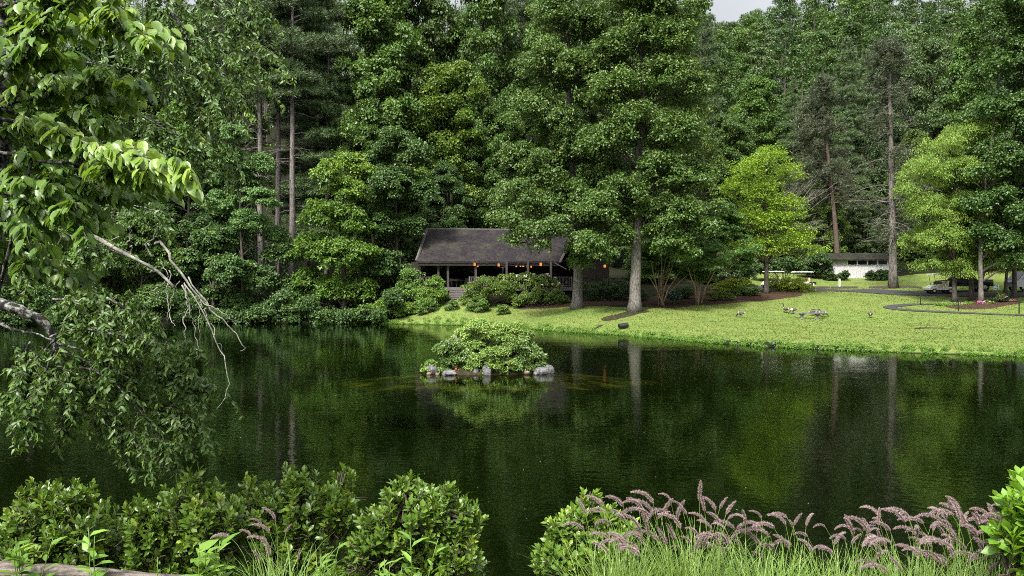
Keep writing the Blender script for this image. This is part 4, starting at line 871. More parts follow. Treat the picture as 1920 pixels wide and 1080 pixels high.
# ------------------------------------------------------------------ shed
zs = gz(W(1612, 0, 107)[0], 107)
sh = thing('shed', 'small white board and batten shed with four dark windows and mossy roof', 'shed', (W(1612, 0, 107)[0], 107, zs)); so = np.array(sh.location)
sw = 109 * 107 / FPX; sb = W(0, 522, 107)[2] - so[2]; stp = W(0, 486, 107)[2] - so[2]; sl = -sw / 2
q = MB(); ww0, ww1 = sl + sw * .285, sl + sw * .98; zt, zb = W(0, 487.2, 107)[2] - so[2], W(0, 497.5, 107)[2] - so[2]
q.box((0, .1, (sb + zb) / 2 - .05), (sw, .2, zb - sb + .1)); q.box(((sl + ww0) / 2, .1, (zb + stp) / 2), (ww0 - sl, .2, stp - zb)); q.box(((ww1 - sl) / 2 , .1, (zb + stp) / 2), (-sl - ww1, .2, stp - zb)) if 0 else q.box(((ww1 + sw / 2) / 2, .1, (zb + stp) / 2), (sw / 2 - ww1, .2, stp - zb))
q.box((0, .1, stp + .06), (sw, .2, .12)); q.box((sl + .1, 2.2, (sb + stp) / 2), (.2, 3.98, stp - sb)); q.box((-sl - .1, 2.2, (sb + stp) / 2), (.2, 3.98, stp - sb)); q.box((0, 4.3, (sb + stp) / 2), (sw, .2, stp - sb))
for x in np.arange(sl + .12, sw / 2, .24):
    top_ = zb if ww0 < x < ww1 else stp
    q.box((x, -.014, (sb + top_) / 2), (.05, .03, top_ - sb - .02))
q.build('wall', M['boards'], sh)
k = 4; wq = (ww1 - ww0) / k
for i in range(k):
    f_ = MB(); cx = ww0 + wq * (i + .5); cz = (zt + zb) / 2; hh_ = zt - zb
    for s_ in (-1, 1): f_.box((cx + s_ * (wq / 2 - .035), .05, cz), (.07, .14, hh_))
    f_.box((cx, .05, zb + .04), (wq - .14, .14, .07)); f_.box((cx, .05, zt - .04), (wq - .14, .14, .07)); fo = f_.build('window', M['white'], sh)
    p_ = MB(); p_.box((cx, .09, cz), (wq - .14, .02, hh_ - .14)); p_.build('pane', M['glass'], fo)
q = MB(); a = np.array([sl - .4, -.55, stp + .0]); b = np.array([-sl + .4, -.55, stp + .0]); grid_slab(q, a, b, b + [0, 2.75, .85], a + [0, 2.75, .85], .14, sag=.03); grid_slab(q, a + [0, 2.75, .85], b + [0, 2.75, .85], b + [0, 5.5, 0], a + [0, 5.5, 0], .14, sag=.03)
o = q.build('roof', M['roof_moss'], sh); uv_roof(o, np.array([1., 0, 0]), np.array([0, .8, .5]))
for x in np.arange(sl, -sl + .1, .55): q = MB(); q.box((x, -.3, stp - .10), (.06, .5, .1)); q.build('rafter', M['timber_grey'], sh)

# ------------------------------------------------------------------ island
IY = 37.0
def isl(px, py, dy=0): return W(px, py, IY + dy)
ic = np.array([(918 - 960) / FPX * IY, IY + 1.6])
q = MB(); V = []; kr, ka = 8, 40
for r in range(kr + 1):
    f = r / kr
    for a in range(ka):
        th = a * 2 * math.pi / ka; w1 = 1 + .10 * math.sin(3 * th + 1) + .07 * math.sin(5 * th)
        V.append((ic[0] + f * 2.95 * w1 * math.cos(th), ic[1] + f * 1.9 * w1 * math.sin(th), .34 * (1 - f ** 2.2) - .26 * f ** 6 + .02 * math.sin(a * 7.3 + r)))
q.add(V, [[r * ka + a, r * ka + (a + 1) % ka, (r + 1) * ka + (a + 1) % ka, (r + 1) * ka + a] for r in range(kr) for a in range(ka)])
prop(q.build('island_ground', M['soil'], smooth=True), None, None, None, 'structure')
q = MB(); V = []
for r in range(kr + 1):
    f = r / kr
    for a in range(ka):
        th = a * 2 * math.pi / ka; w1 = 1 + .13 * math.sin(2 * th + 1) + .09 * math.sin(5 * th)
        V.append((ic[0] + .2 + f * 6.4 * w1 * math.cos(th), ic[1] - .1 + f * 2.7 * w1 * math.sin(th), -.05 - .55 * f ** 2.0 + .025 * math.sin(a * 3.1 + r * 2)))
q.add(V, [[r * ka + a, r * ka + (a + 1) % ka, (r + 1) * ka + (a + 1) % ka, (r + 1) * ka + a] for r in range(kr) for a in range(ka)])
prop(q.build('silt_bar', M['sand'], smooth=True), None, None, None, 'structure')
GI = 'shrubs on the little island'
IB = (ic[0], ic[1], .35)
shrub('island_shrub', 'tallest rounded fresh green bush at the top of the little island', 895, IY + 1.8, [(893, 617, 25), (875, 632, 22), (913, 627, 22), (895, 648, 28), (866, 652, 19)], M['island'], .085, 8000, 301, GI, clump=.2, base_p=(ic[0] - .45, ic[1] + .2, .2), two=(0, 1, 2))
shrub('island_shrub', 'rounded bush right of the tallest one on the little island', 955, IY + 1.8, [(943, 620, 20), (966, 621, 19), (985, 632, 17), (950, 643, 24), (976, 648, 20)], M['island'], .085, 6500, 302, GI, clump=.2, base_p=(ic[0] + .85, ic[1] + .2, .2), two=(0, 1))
shrub('island_shrub', 'glossy bush with drooping leaves on the left of the little island', 850, IY + 1.0, [(848, 650, 20), (832, 662, 16), (862, 668, 20), (845, 682, 15), (868, 688, 13), (824, 655, 8), (836, 690, 9), (858, 694, 9)], M['island2'], .12, 5500, 303, GI, clump=.2, base_p=(ic[0] - 1.35, ic[1] - .3, .05), wid=.5)
shrub('island_shrub', 'glossy big leaved bush on the right of the little island', 990, IY + 1.0, [(975, 650, 18), (995, 660, 18), (1010, 672, 14), (980, 676, 16), (1016, 684, 9), (998, 690, 11), (985, 690, 10)], M['island2'], .12, 5500, 304, GI, clump=.2, base_p=(ic[0] + 1.5, ic[1] - .3, .05), wid=.5)
shrub('island_shrub', 'bright leafy bush in the low front middle of the island', 925, IY + .3, [(915, 666, 18), (940, 664, 18), (905, 682, 14), (930, 686, 15), (955, 684, 14), (890, 676, 13), (880, 692, 9), (912, 696, 8), (942, 698, 8), (968, 692, 10)], M['island'], .10, 5500, 305, GI, clump=.18, base_p=(ic[0] + .15, ic[1] - .9, .02), wid=.6)
shrub('island_shrub', 'little plant growing over the boulder at the island\'s left tip', 802, IY + .6, [(798, 688, 8), (808, 682, 6), (822, 694, 7), (795, 696, 5)], M['island'], .09, 900, 306, GI, clump=.14, base_p=((803 - 960) / FPX * IY, IY + .8, .02), wid=.6)
def rock(label, px, py, w, h, mat, seed, d=.0, ymul=.8):
    rg = np.random.default_rng(seed); Y = IY + d; b = W(px, py, Y); w *= Y / FPX; h *= Y / FPX
    u = np.linspace(0, math.pi, 9); v = np.arange(14) * 2 * math.pi / 14; V = []
    n1 = rg.normal(0, 1, (6, 3)); pl = [(unit(x), rg.uniform(.62, .95)) for x in n1]
    for a in u:
        for c in v:
            p = np.array([math.sin(a) * math.cos(c), math.sin(a) * math.sin(c), math.cos(a)])
            for nn, dd in pl:
                e = p @ nn
                if e > dd: p = p - nn * (e - dd)
            V.append(p * [w / 2, w / 2 * ymul, h * .75] + rg.normal(0, .012, 3) * w)
    q = MB(); q.add(V, [[i * 14 + j, (i + 1) * 14 + j, (i + 1) * 14 + (j + 1) % 14, i * 14 + (j + 1) % 14] for i in range(8) for j in range(14)])
    o = q.build('boulder', mat); o.location = (b[0], b[1], max(b[2], 0) + h * .25); o.rotation_euler = (0, 0, rg.uniform(-.3, .3)); prop(o, label, 'rock', 'boulders round the little island'); return o
rock('grey boulder under the little plant at the island\'s left tip', 809, 697, 22, 17, M['rock'], 1, .5)
rock('flat pale boulder lying low right of the leftmost one', 842, 703, 29, 10, M['rock'], 2, 0)
rock('upright blocky grey boulder in the front middle of the island', 912, 703, 20, 19, M['rock'], 3, 0)
rock('small grey boulder left beside the upright blocky one', 893, 699, 15, 10, M['rock'], 4, .2)
rock('tan boulder half hidden in the leaves right of the middle', 962, 686, 12, 12, M['rock_tan'], 5, .7)
rock('grey boulder second from the right tip of the island', 1014, 700, 24, 13, M['rock'], 6, .3)
rock('pale boulder at the island\'s right tip', 1029, 699, 22, 15, M['rock'], 7, .7)
rock('small tan stone at the waterline near the island\'s left tip', 820, 703, 9, 5, M['rock_tan'], 8, 0)
rock('small flat tan stone at the waterline near the right boulders', 988, 700, 12, 5, M['rock_tan'], 9, .2)
rock('small stone at the waterline between middle and right boulders', 1004, 702, 9, 5, M['rock'], 10, 0)
rock('small tan stone below the leaves of the left glossy bush', 804, 704, 10, 5, M['rock_tan'], 11, .1)
q = MB(); rg = np.random.default_rng(9); p = W(855, 694, IY + .4)[None] + rg.normal(0, .07, (22, 3)) * [1, .6, 1.3]; leaves(q, T_OVATE, p, rg.normal(size=(22, 3)), rg.normal(size=(22, 3)), .1, .07, .5); o = q.build('dry_leaves', M['rust']); prop(o, 'bunch of rust orange dry leaves on the island waterline', 'dry leaves')
q = MB()
for k in range(6): e = W(848 + rg.normal(0, 5), 624 + rg.normal(0, 6), IY + 1.6); q.tube([W(858, 640, IY + 1.6), (W(858, 640, IY + 1.6) + e) / 2 + rg.normal(0, .03, 3), e], [.018, .012, .005], 4)
q.tube([W(858, 640, IY + 1.6), W(868, 660, IY + 1.5), (ic[0] - 1.2, ic[1] - .1, .3)], [.018, .02, .025], 5)
prop(q.build('dead_twig', M['deadwood']), 'bare dead twigs sticking out at the upper left of the island', 'twig')

# ------------------------------------------------------------------ lawn details
bp_ = hit(1518, 597.5); bench = thing('bench', 'long grey slab bench on two pedestal legs on the lawn', 'bench', bp_, -.06); bl = 52 * bp_[1] / FPX
q = MB(); q.box((-bl * .26, 0, .47), (bl * .53, .5, .085), 0, 0, .02); q.build('seat', M['stone'], bench); q = MB(); q.box((bl * .265, 0, .478), (bl * .52, .5, .085), 0, 0, -.02); q.build('seat', M['stone'], bench)
for s_ in (-1, 1):
    q = MB(); q.lathe([(0, -.05), (.2, -.05), (.2, .02), (.12, .08), (.12, .28), (.24, .36), (.3, .42), (0, .42)], (s_ * bl * .27, 0, 0), 10); q.build('leg', M['stone'], bench)
def goose(label, pos, rz, pose, sc=1.0):
    r = thing('goose', label, 'goose', pos, rz, 'geese on the lawn'); r.scale = (sc,) * 3
    if pose == 'up': P = [(-.44, 0, .34), (-.34, 0, .36), (-.2, 0, .37), (0, 0, .37), (.16, 0, .40), (.24, 0, .46), (.27, 0, .56), (.28, 0, .68), (.29, 0, .76), (.33, 0, .81), (.38, 0, .80), (.43, 0, .785), (.46, 0, .78)]
    elif pose == 'graze': P = [(-.44, 0, .42), (-.34, 0, .42), (-.2, 0, .40), (0, 0, .38), (.16, 0, .36), (.25, 0, .31), (.32, 0, .24), (.38, 0, .17), (.42, 0, .12), (.45, 0, .08), (.47, 0, .05), (.48, 0, .02), (.485, 0, .005)]
    else: P = [(-.44, 0, .3), (-.34, 0, .32), (-.2, 0, .34), (0, 0, .34), (.14, 0, .37), (.2, 0, .42), (.19, 0, .48), (.12, 0, .51), (.04, 0, .52), (-.03, 0, .515), (-.08, 0, .5), (-.12, 0, .48), (-.14, 0, .475)]
    R = [.015, .06, .13, .17, .14, .075, .05, .042, .042, .055, .045, .022, .008]
    q = MB(); P = np.array(P); f = np.linspace(0, 12, 37); PF = np.stack([np.interp(f, range(13), P[:, i]) for i in range(3)], 1); RF = np.interp(f, range(13), R); q.tube(PF, RF, 10)
    b = q.build('body', [M['goose_b'], M['goose_k'], M['goose_w']], r, True)
    me = b.data; zz = np.zeros(len(me.polygons))
    for i in range(36): zz[i * 10:(i + 1) * 10] = 1 if (f[i] > 4.8) else (2 if f[i] > 3.6 else 0)
    for i in range(3): zz[i * 10:(i + 1) * 10] = 2
    for i in (26, 27):
        for j in (0, 1, 5, 6): zz[i * 10 + j] = 2
    me.polygons.foreach_set('material_index', zz.astype(np.int32))
    for s_ in (-1, 1):
        q = MB(); q.tube([(-.02, .07 * s_, .26), (.0, .075 * s_, .13), (.0, .075 * s_, .015)], [.025, .013, .012], 6); q.box((.04, .075 * s_, .008), (.11, .07, .014)); q.build('leg', M['goose_k'], r)
    q = MB()
    for s_ in (-1, 1):
        q.add(np.array([(.12, .15, .43), (.0, .185, .46), (-.2, .15, .45), (-.42, .05, .40), (-.2, .165, .34), (0, .19, .33)]) * [1, s_, 1] + [0, 0, -.02], None, [[0, 1, 5], [1, 2, 4], [1, 4, 5], [2, 3, 4]])
    q.build('wing', M['goose_b'], r)
goose('single goose grazing alone left of the bench', hit(1389, 595), 2.4, 'graze')
goose('goose standing upright with raised head, left of the bench', hit(1473, 587), 2.0, 'up')
goose('grazing goose nearest the left end of the bench', hit(1487, 588.5), 3.5, 'graze')
goose('goose resting behind the right half of the bench', hit(1524, 592), .3, 'rest')
goose('goose standing behind the bench next to another', hit(1535, 592), .6, 'rest')
goose('goose at the right end of the bench facing right', hit(1544, 594.5), .1, 'graze')
goose('single goose standing far right of the bench, seen from behind', hit(1632, 596), 1.2, 'rest')
# drain pipe, odds and ends
p0 = hit(1166, 617); q = MB(); d = np.array([.95, .25, .12]); L_ = .75; th = np.linspace(0, 2 * math.pi, 17)[:-1]
A = unit(np.cross(d, [0, 0, 1.])); Bv = np.cross(A, d); V = []
for rr, s_ in ((.2, 0), (.2, L_), (.165, L_), (.165, 0)):
    for a in th: V.append(p0 + np.array([-.25, -.15, .22]) + unit(d) * s_ + rr * (np.cos(a) * A + np.sin(a) * Bv))
q.add(V, [[i * 16 + j, ((i + 1) % 4) * 16 + j, ((i + 1) % 4) * 16 + (j + 1) % 16, i * 16 + (j + 1) % 16] for i in range(4) for j in range(16)])
prop(q.build('drain_pipe', M['black']), 'black drain pipe end poking from the grassy bank', 'pipe')
p = hit(1451, 648); q = MB(); q.lathe([(0, 0), (.09, .01), (.13, .08), (.13, .14), (.09, .21), (0, .23)], m=12); o = q.build('ball', M['blue'], None, True); o.location = p + [0, 0, .0]; o.scale = (.75,) * 3; prop(o, 'small blue ball lying at the water edge of the lawn', 'ball')
rg = np.random.default_rng(17)
for (a, b, lab) in [((1715, 617), (1752, 616), 'dark thick fallen stick on the right lawn'), ((1752, 616), (1783, 619), 'thin fallen stick right of the thick one on the lawn'), ((1115, 617), (1130, 611), 'short dark log at the water edge left of the pipe')]:
    A, B_ = hit(*a), hit(*b); q = MB(); q.tube([A + [0, 0, .05], (A + B_) / 2 + [0, .06, .09], B_ + [0, 0, .05]], [.06, .07, .035] if 'thin' not in lab else [.03, .025, .012], 6)
    for _ in range(3): f = rg.uniform(.2, .8); c = A + (B_ - A) * f + [0, 0, .06]; q.tube([c, c + rg.normal(0, .25, 3) * [1, 1, .3] + [0, 0, .05]], [.02, .006], 4)
    prop(q.build('fallen_stick', M['bark']), lab, 'stick')
# chain posts
prev = None
cps = [(1726, 572.5, 551.5, 'thin black chain post at the upper bend of the path'), (1797.5, 583, 559, 'thin black chain post in front of the flower bed'), (1911, 588.5, 565, 'thin black chain post near the right edge beside the path')]
pp = []
for (px, yb, yt, lab) in cps:
    b = hit(px, yb); h = (yb - yt) * b[1] / FPX; r = thing('chain_post', lab, 'post', b, 0, 'black chain posts along the path'); q = MB(); q.lathe([(.05, -.1), (.05, h - .05), (.07, h - .04), (.07, h), (0, h + .03)], m=10); q.build('post', M['black'], r); pp.append(b + [0, 0, h - .07])
q = MB(); e = hit(1798, 573); e = e + [0, 0, .8]
for a, b in ((pp[0], pp[1]), (pp[0], e)):
    f = np.linspace(0, 1, 24)[:, None]; q.tube(a + (b - a) * f - np.array([0, 0, 1.]) * .5 * 4 * f * (1 - f) * .8, .014 , 5)
prop(q.build('chain', M['black']), 'sagging black chain strung from post to post by the path', 'chain')
# timber edging along the road
GE = 'timber edging along the road'
for i, (x0_, x1_) in enumerate([(1520, 1556), (1558, 1608), (1630, 1670), (1686, 1728)]):
    a, b = at(x0_, 97.2 - i * .8), at(x1_, 96.6 - i * .8); q = MB(); L_ = np.linalg.norm(b - a); c = (a + b) / 2
    q.box((c[0], c[1], c[2] + .1), (L_, .24, .28), math.atan2(b[1] - a[1], b[0] - a[0]), 0, -math.asin((b[2] - a[2]) / L_))
    prop(q.build('timber_edging', M['timber']), ['leftmost dark timber edging beam beside the road by the yellow hedge', 'dark timber edging beam behind the white marker post', 'dark timber edging beam below the half dead pine', 'dark timber edging beam left of the golf cart'][i], 'edging', GE)
mk = thing('marker_post', 'short white marker post at the far road edge left of the shed', 'post', at(1574, 98)); q = MB(); q.box((0, 0, .45), (.17, .12, 1.0)); q.build('post', M['white'], mk); q = MB(); q.box((0, -.065, .5), (.05, .012, .5)); q.build('stripe', M['black'], mk)
lp = thing('garden_lamp', 'small black garden lamp at the right end of the hedge', 'lamp', at(1523, 93.2)); q = MB(); q.lathe([(.03, -.1), (.03, .55), (.1, .57), (.1, .78)], m=8); q.build('post', M['black'], lp); q = MB(); q.lathe([(.17, .78), (.05, .9), (0, .92)], m=8); q.build('cap', M['black'], lp)
sg = thing('sign', 'small square white sign on thin legs on the grass beyond the road', 'sign', at(1868, 92.5)); sz = gz(*at(1868, 92.5)[:2]); cz = W(0, 538.5, 92.5)[2] - sz
q = MB(); q.box((0, 0, cz), (.62, .03, .54)); q.build('panel', M['white'], sg)
for s_ in (-1, 1): q = MB(); q.tube([(.25 * s_, .03, -.1), (.25 * s_, .03, cz + .2)], .012, 5); q.build('leg', M['black'], sg)
q = MB(); q.box((0, -.018, cz - .16), (.44, .006, .05)); q.box((0, -.018, cz + .16), (.34, .006, .05)); q.box((.1, -.018, cz + .06), (.12, .006, .05)); q.build('lettering', M['blue'], sg)

# ------------------------------------------------------------------ vehicles
def wheel(parent, x, y, r, w, rimm):
    q = MB(); pr = [(r * .6, -w / 2), (r * .95, -w / 2), (r, -w * .3), (r, w * .3), (r * .95, w / 2), (r * .6, w / 2)]
    q.lathe(pr, (0, 0, 0), 18); wv_ = q.build('wheel', M['rubber'], parent, True); wv_.rotation_euler = (math.pi / 2, 0, 0); wv_.location = (x, y, r)
    q = MB(); q.lathe([(0, -w * .42), (r * .3, -w * .46), (r * .61, -w * .36), (r * .61, w * .36), (r * .3, w * .46), (0, w * .42)], (0, 0, 0), 18)
    for k in range(5): q.box((r * .33 * math.cos(k * 1.257), r * .33 * math.sin(k * 1.257), 0), (r * .5, r * .12, w * .98), k * 1.257)
    q.build('rim', rimm, wv_)
def cart(label, loc, rz, group):
    c = thing('golf_cart', label, 'golf cart', loc, rz, group)       # nose towards -x
    q = MB(); q.prism([(-1.2, .32), (-1.22, .5), (-1.05, .72), (-.75, .80), (-.58, .76), (-.5, .42), (.1, .40), (.16, .62), (.95, .64), (1.15, .6), (1.18, .34)], -.56, .56); q.build('body', M['white'], c)
    q = MB(); q.box((-.2, 0, .30), (2.2, 1.0, .1)); q.build('chassis', M['black'], c)
    q = MB(); q.prism([(-1.05, 1.84), (-.95, 1.93), (.0, 1.96), (.95, 1.93), (1.1, 1.84)], -.62, .62); q.build('canopy', M['cream'] if 0 else M['white'], c)
    for x, y, x2 in ((-.62, .5, -.85), (-.62, -.5, -.85), (.9, .5, .85), (.9, -.5, .85)): q = MB(); q.tube([(x, y, .7), (x2, y, 1.86)], .022, 5); q.build('canopy_post', M['black'], c)
    q = MB(); q.box((.35, 0, .72), (.5, 1.0, .16)); q.build('seat', M['cream'], c); q = MB(); q.box((.62, 0, 1.0), (.12, 1.0, .46), 0, 0, .15); q.build('backrest', M['cream'], c)
    q = MB(); q.tube([(-.55, -.25, .7), (-.32, -.25, 1.02)], .02, 5); q.lathe([(.17, 0), (.185, .015), (.17, .03), (.155, .015), (.17, 0)], (-.30, -.25, 1.02), 14); q.build('steering_wheel', M['black'], c)
    q = MB(); q.box((1.2, 0, .62), (.5, .9, .3)); q.build('bag_rack', M['black'], c)
    for x in (-.82, .78):
        for y in (-.5, .5): wheel(c, x, y, .235, .2, M['cream'])
    q = MB(); q.box((-1.13, -.35, .6), (.05, .16, .1)); q.box((-1.13, .35, .6), (.05, .16, .1)); q.build('headlight', M['chrome'], c)
    return c
GC = 'golf carts'
RZ = lambda px, Y: at(px, Y) + [0, 0, .055]
c0 = cart('white golf cart with cream seats parked on the road beside the black pickup', RZ(1762, 88.6), .05, GC); c0.scale = (1.05,) * 3
for (px, Y, lab, rz, sc) in [(1504, 96.0, 'golf cart whose white roof shows above the hedge, right of another', .1, 1.0), (1450, 97.6, 'golf cart mostly hidden by the maple, only part of its roof showing', .3, 1.0)]:
    c_ = dup(c0); c_.location = RZ(px, Y); c_.rotation_euler = (0, 0, rz); c_.scale = (sc,) * 3; c_['label'] = lab
tr_ = thing('pickup_truck', 'black pickup truck parked behind the slim tree trunks on the road', 'pickup truck', RZ(1806, 90.6), .12)
q = MB(); q.prism([(-2.75, .55), (-2.78, .95), (-2.6, 1.1), (-1.3, 1.2), (1.0, 1.2), (1.05, 1.22), (2.75, 1.22), (2.8, .6), (2.45, .5), (2.3, .78), (1.95, .88), (1.55, .78), (1.4, .48), (-1.3, .48), (-1.45, .78), (-1.8, .88), (-2.2, .78), (-2.35, .5)], -.95, .95); q.build('body', M['carpaint'], tr_)
q = MB(); q.prism([(-1.3, 1.2), (-.55, 1.86), (.75, 1.9), (1.0, 1.2)], -.82, .82); q.build('cab', M['carpaint'], tr_)
q = MB()
for s_ in (-1, 1):
    for pl in ([(-1.05, 1.25), (-.5, 1.76), (-.1, 1.78), (-.1, 1.25)], [(-.02, 1.25), (-.02, 1.78), (.66, 1.8), (.85, 1.25)]): q.prism(pl, s_ * .825 - .012, s_ * .825 + .012)
q.build('window', M['glass'], tr_)
q = MB(); q.add([(-1.33, -.75, 1.24), (-1.33, .75, 1.24), (-.62, .75, 1.84), (-.62, -.75, 1.84)], [[0, 1, 2, 3]]); q.build('windscreen', M['glass'], tr_)
q = MB(); q.box((2.86, 0, .62), (.14, 1.8, .22)); q.box((-2.82, 0, .62), (.14, 1.8, .22)); q.build('bumper', M['chrome'], tr_)
for x in (-1.82, 1.92):
    for y in (-.82, .82): wheel(tr_, x, y, .42, .26, M['chrome'])
for s_ in (-1, 1): q = MB(); q.box((-2.72, s_ * .7, .95), (.1, .35, .18)); q.build('headlight', M['chrome'], tr_)
vn = thing('van', 'pale silver van cut by the right edge of the road', 'van', RZ(1932, 88.8), .15)
q = MB(); q.prism([(-2.3, .4), (-2.35, .9), (-2.0, 1.12), (-1.3, 1.95), (2.3, 2.05), (2.45, 1.7), (2.45, .42)], -.92, .92); q.build('body', M['silver'], vn)
q = MB(); q.add([(-2.01, -.75, 1.16), (-2.01, .75, 1.16), (-1.36, .75, 1.93), (-1.36, -.75, 1.93)], [[0, 1, 2, 3]]); q.build('windscreen', M['glass'], vn)
q = MB()
for s_ in (-1, 1): q.prism([(-1.6, 1.2), (-1.2, 1.75), (-.3, 1.78), (-.3, 1.2)], s_ * .925 - .01, s_ * .925 + .01); q.prism([(-.15, 1.2), (-.15, 1.78), (1.0, 1.8), (1.0, 1.2)], s_ * .925 - .01, s_ * .925 + .01)
q.build('window', M['glass'], vn)
for x in (-1.5, 1.5):
    for y in (-.8, .8): wheel(vn, x, y, .34, .22, M['chrome'])

# ------------------------------------------------------------------ lawn grass, shore weeds, floating specks
rg = np.random.default_rng(23); q = MB(); n_ = 90000
Y_ = rg.uniform(44, 97, n_); X_ = (rg.uniform(740, 1960, n_) - 960) / FPX * Y_
ok = in_poly(LAWN, X_, Y_) & (shore_dist(X_, Y_) > .05); X_, Y_ = X_[ok], Y_[ok]
def near_path(x, y, P, w):
    d = np.full(x.shape, 1e9)
    for a, b in zip(P[:-1], P[1:]):
        a, b = np.asarray(a[:2]), np.asarray(b[:2]); e = b - a; t_ = np.clip(((x - a[0]) * e[0] + (y - a[1]) * e[1]) / (e @ e), 0, 1); d = np.minimum(d, np.hypot(x - a[0] - t_ * e[0], y - a[1] - t_ * e[1]))
    return d < w
pathP = [hit(1800, 569), hit(1750, 571), hit(1690, 573), hit(1660, 576), hit(1672, 580), hit(1720, 583), hit(1780, 586), hit(1850, 589), hit(1925, 592), hit(2060, 597)]
roadP = [at(1380, 99), at(1440, 96.5), at(1526, 93.5), at(1700, 90), at(1920, 85), at(2150, 80)]
ok = ~near_path(X_, Y_, pathP, .62) & ~near_path(X_, Y_, roadP, 2.45); X_, Y_ = X_[ok], Y_[ok]
Z_ = np.array([gz(a, b) for a, b in zip(X_, Y_)]); k = len(X_); p = np.stack([X_, Y_, Z_ - .01], 1)
d = rg.normal(size=(k, 3)) * [1, 1, .2] + [0, 0, .55]
sz = rg.uniform(.06, .15, k); pat = .46 + .2 * np.sin(X_ * .7 + 2 * np.sin(Y_ * .4)) * np.sin(Y_ * .9 + X_ * .2) + .22 * np.sin(X_ * .21 + 1.5 * np.sin(Y_ * .17)) * np.sin(Y_ * .33 - X_ * .11 + .8) + .12 * np.sin(X_ * 2.3 + Y_) * np.sin(Y_ * 2.9 - X_ * 1.1)
leaves(q, T_DIA, p, d, rg.normal(size=(k, 3)) + [0, 0, .8], sz, sz * .55, np.clip(pat + rg.normal(0, .25, k), 0, 1))
prop(q.build('lawn_grass', M['lawnblade']), 'short bright green grass on the sloping lawn', 'grass', None, 'stuff')
q = MB(); k2 = rg.choice(len(X_), 500, replace=False); leaves(q, T_OVATE, np.stack([X_[k2], Y_[k2], Z_[k2] + .05], 1), rg.normal(size=(500, 3)) * [1, 1, .3], rg.normal(size=(500, 3)) * .4 + [0, -.3, 1], rg.uniform(.05, .13, 500), rg.uniform(.04, .09, 500), rg.uniform(0, 1, 500))
prop(q.build('fallen_leaves', M['fallen']), 'brown fallen leaves scattered over the lawn', 'fallen leaves', None, 'stuff')
q = MB(); P = []
for a, b in zip(SHORE[1:13], SHORE[2:14]):
    L_ = np.linalg.norm(b - a); kk = int(L_ * 15)
    n2 = unit(np.array([(b - a)[1], -(b - a)[0]]))
    for i in range(kk):
        c = a + (b - a) * rg.uniform(0, 1) + n2 * rg.uniform(-.2, .65); P.append((c[0], c[1], max(gz(c[0], c[1]), -.02) + .05))
P = np.array(P); big = rg.uniform(.08, .24, len(P)) * (rg.uniform(size=len(P)) < .75)
clump_leaves(q, P[big > 0], big[big > 0], 52000, .085, rg, .9, .5, T_DIA, .5, .1)
prop(q.build('shore_weeds', M['weed']), 'ragged low weeds along the lawn water edge', 'weeds', None, 'stuff')
q = MB(); kk = 260; Y_ = 8.5 + 62 * rg.uniform(0, 1, kk) ** 1.6; X_ = (rg.uniform(0, 1900, kk) ** 1.0 - 960) / FPX * Y_; ok = shore_dist(X_, Y_) < -1; X_, Y_ = X_[ok], Y_[ok]; kk = len(X_)
leaves(q, T_OVATE, np.stack([X_, Y_, np.full(kk, .012)], 1), rg.normal(size=(kk, 3)) * [1, 1, 0], np.tile([0, 0, 1.], (kk, 1)), rg.uniform(.015, .04, kk), rg.uniform(.012, .03, kk), rg.uniform(0, 1, kk))
prop(q.build('floating_specks', M['petal_f']), 'tiny pale petals and specks drifting on the dark water', 'petals', None, 'stuff')

# ------------------------------------------------------------------ foreground shrubs on the near bank
def laurel(name, label, px, Y, dome, shoots, leaf, mat, seed, group, per=13, young=.15):
    rg = np.random.default_rng(seed); base = at(px, Y) - [0, 0, .03]; root = thing(name, label, 'shrub', base, 0, group); st = MB(); lf = MB(); P = []; T = []; Nn = []; S_ = []; RR = []
    tot = sum(b[2] ** 2 for b in dome)
    for (bx, by, br, *dy) in dome:
        c = W(bx, by, Y) - base; c[1] += dy[0] if dy else rg.uniform(-.1, .1); r = br * Y / FPX; k = int(shoots * br ** 2 / tot)
        for _ in range(k):
            d = unit(rg.normal(size=3) * [1, 1, .9] + [0, -.15, .35]); e = c + d * r * rg.uniform(.55, 1.06) * [1, 1, .95]
            if e[2] < .02: continue
            ax = unit(d * .6 + [0, 0, .75] + rg.normal(0, .22, 3)); L = rg.uniform(.09, .17); s0 = e - ax * L
            st.tube([s0 - (d + ax) * .08, s0, e], [.004, .003, .0018], 4); hot = rg.uniform() < young; tone = rg.normal(.42, .12)
            n2 = rg.integers(per - 4, per + 3); u = np.linspace(.15, 1, n2); phi = np.arange(n2) * 2.4 + rg.uniform(0, 6)
            a1 = unit(np.cross(ax, [.3, .2, .9])); a2 = np.cross(ax, a1); out_ = np.cos(phi)[:, None] * a1 + np.sin(phi)[:, None] * a2
            P.append(s0 + ax * (L * u)[:, None]); T.append(out_ * (1.15 - .75 * u)[:, None] + ax * (.35 + .7 * u)[:, None] + rg.normal(0, .12, (n2, 3))); Nn.append(ax + rg.normal(0, .25, (n2, 3)))
            S_.append(leaf * rg.uniform(.75, 1.2, n2) * (1.05 - .35 * (u > .85))); RR.append(np.clip(tone + .16 * u + (.32 if hot else 0) + rg.normal(0, .08, n2), 0, 1))
        for _ in range(10):
            d = unit(rg.normal(size=3) + [0, 0, .4]); st.tube([rg.normal(0, .05, 3) * [1, 1, 0], c * .6, c + d * r * .7], [.014, .009, .004], 5)
    P = np.concatenate(P); S_ = np.concatenate(S_); leaves(lf, T_OBOV, P, np.concatenate(T), np.concatenate(Nn), S_, S_ * .5, np.concatenate(RR))
    st.build('stem', M['twig'], root, True); lf.build('foliage', mat, root, True); return root
GF = 'clipped shrubs on the near bank'
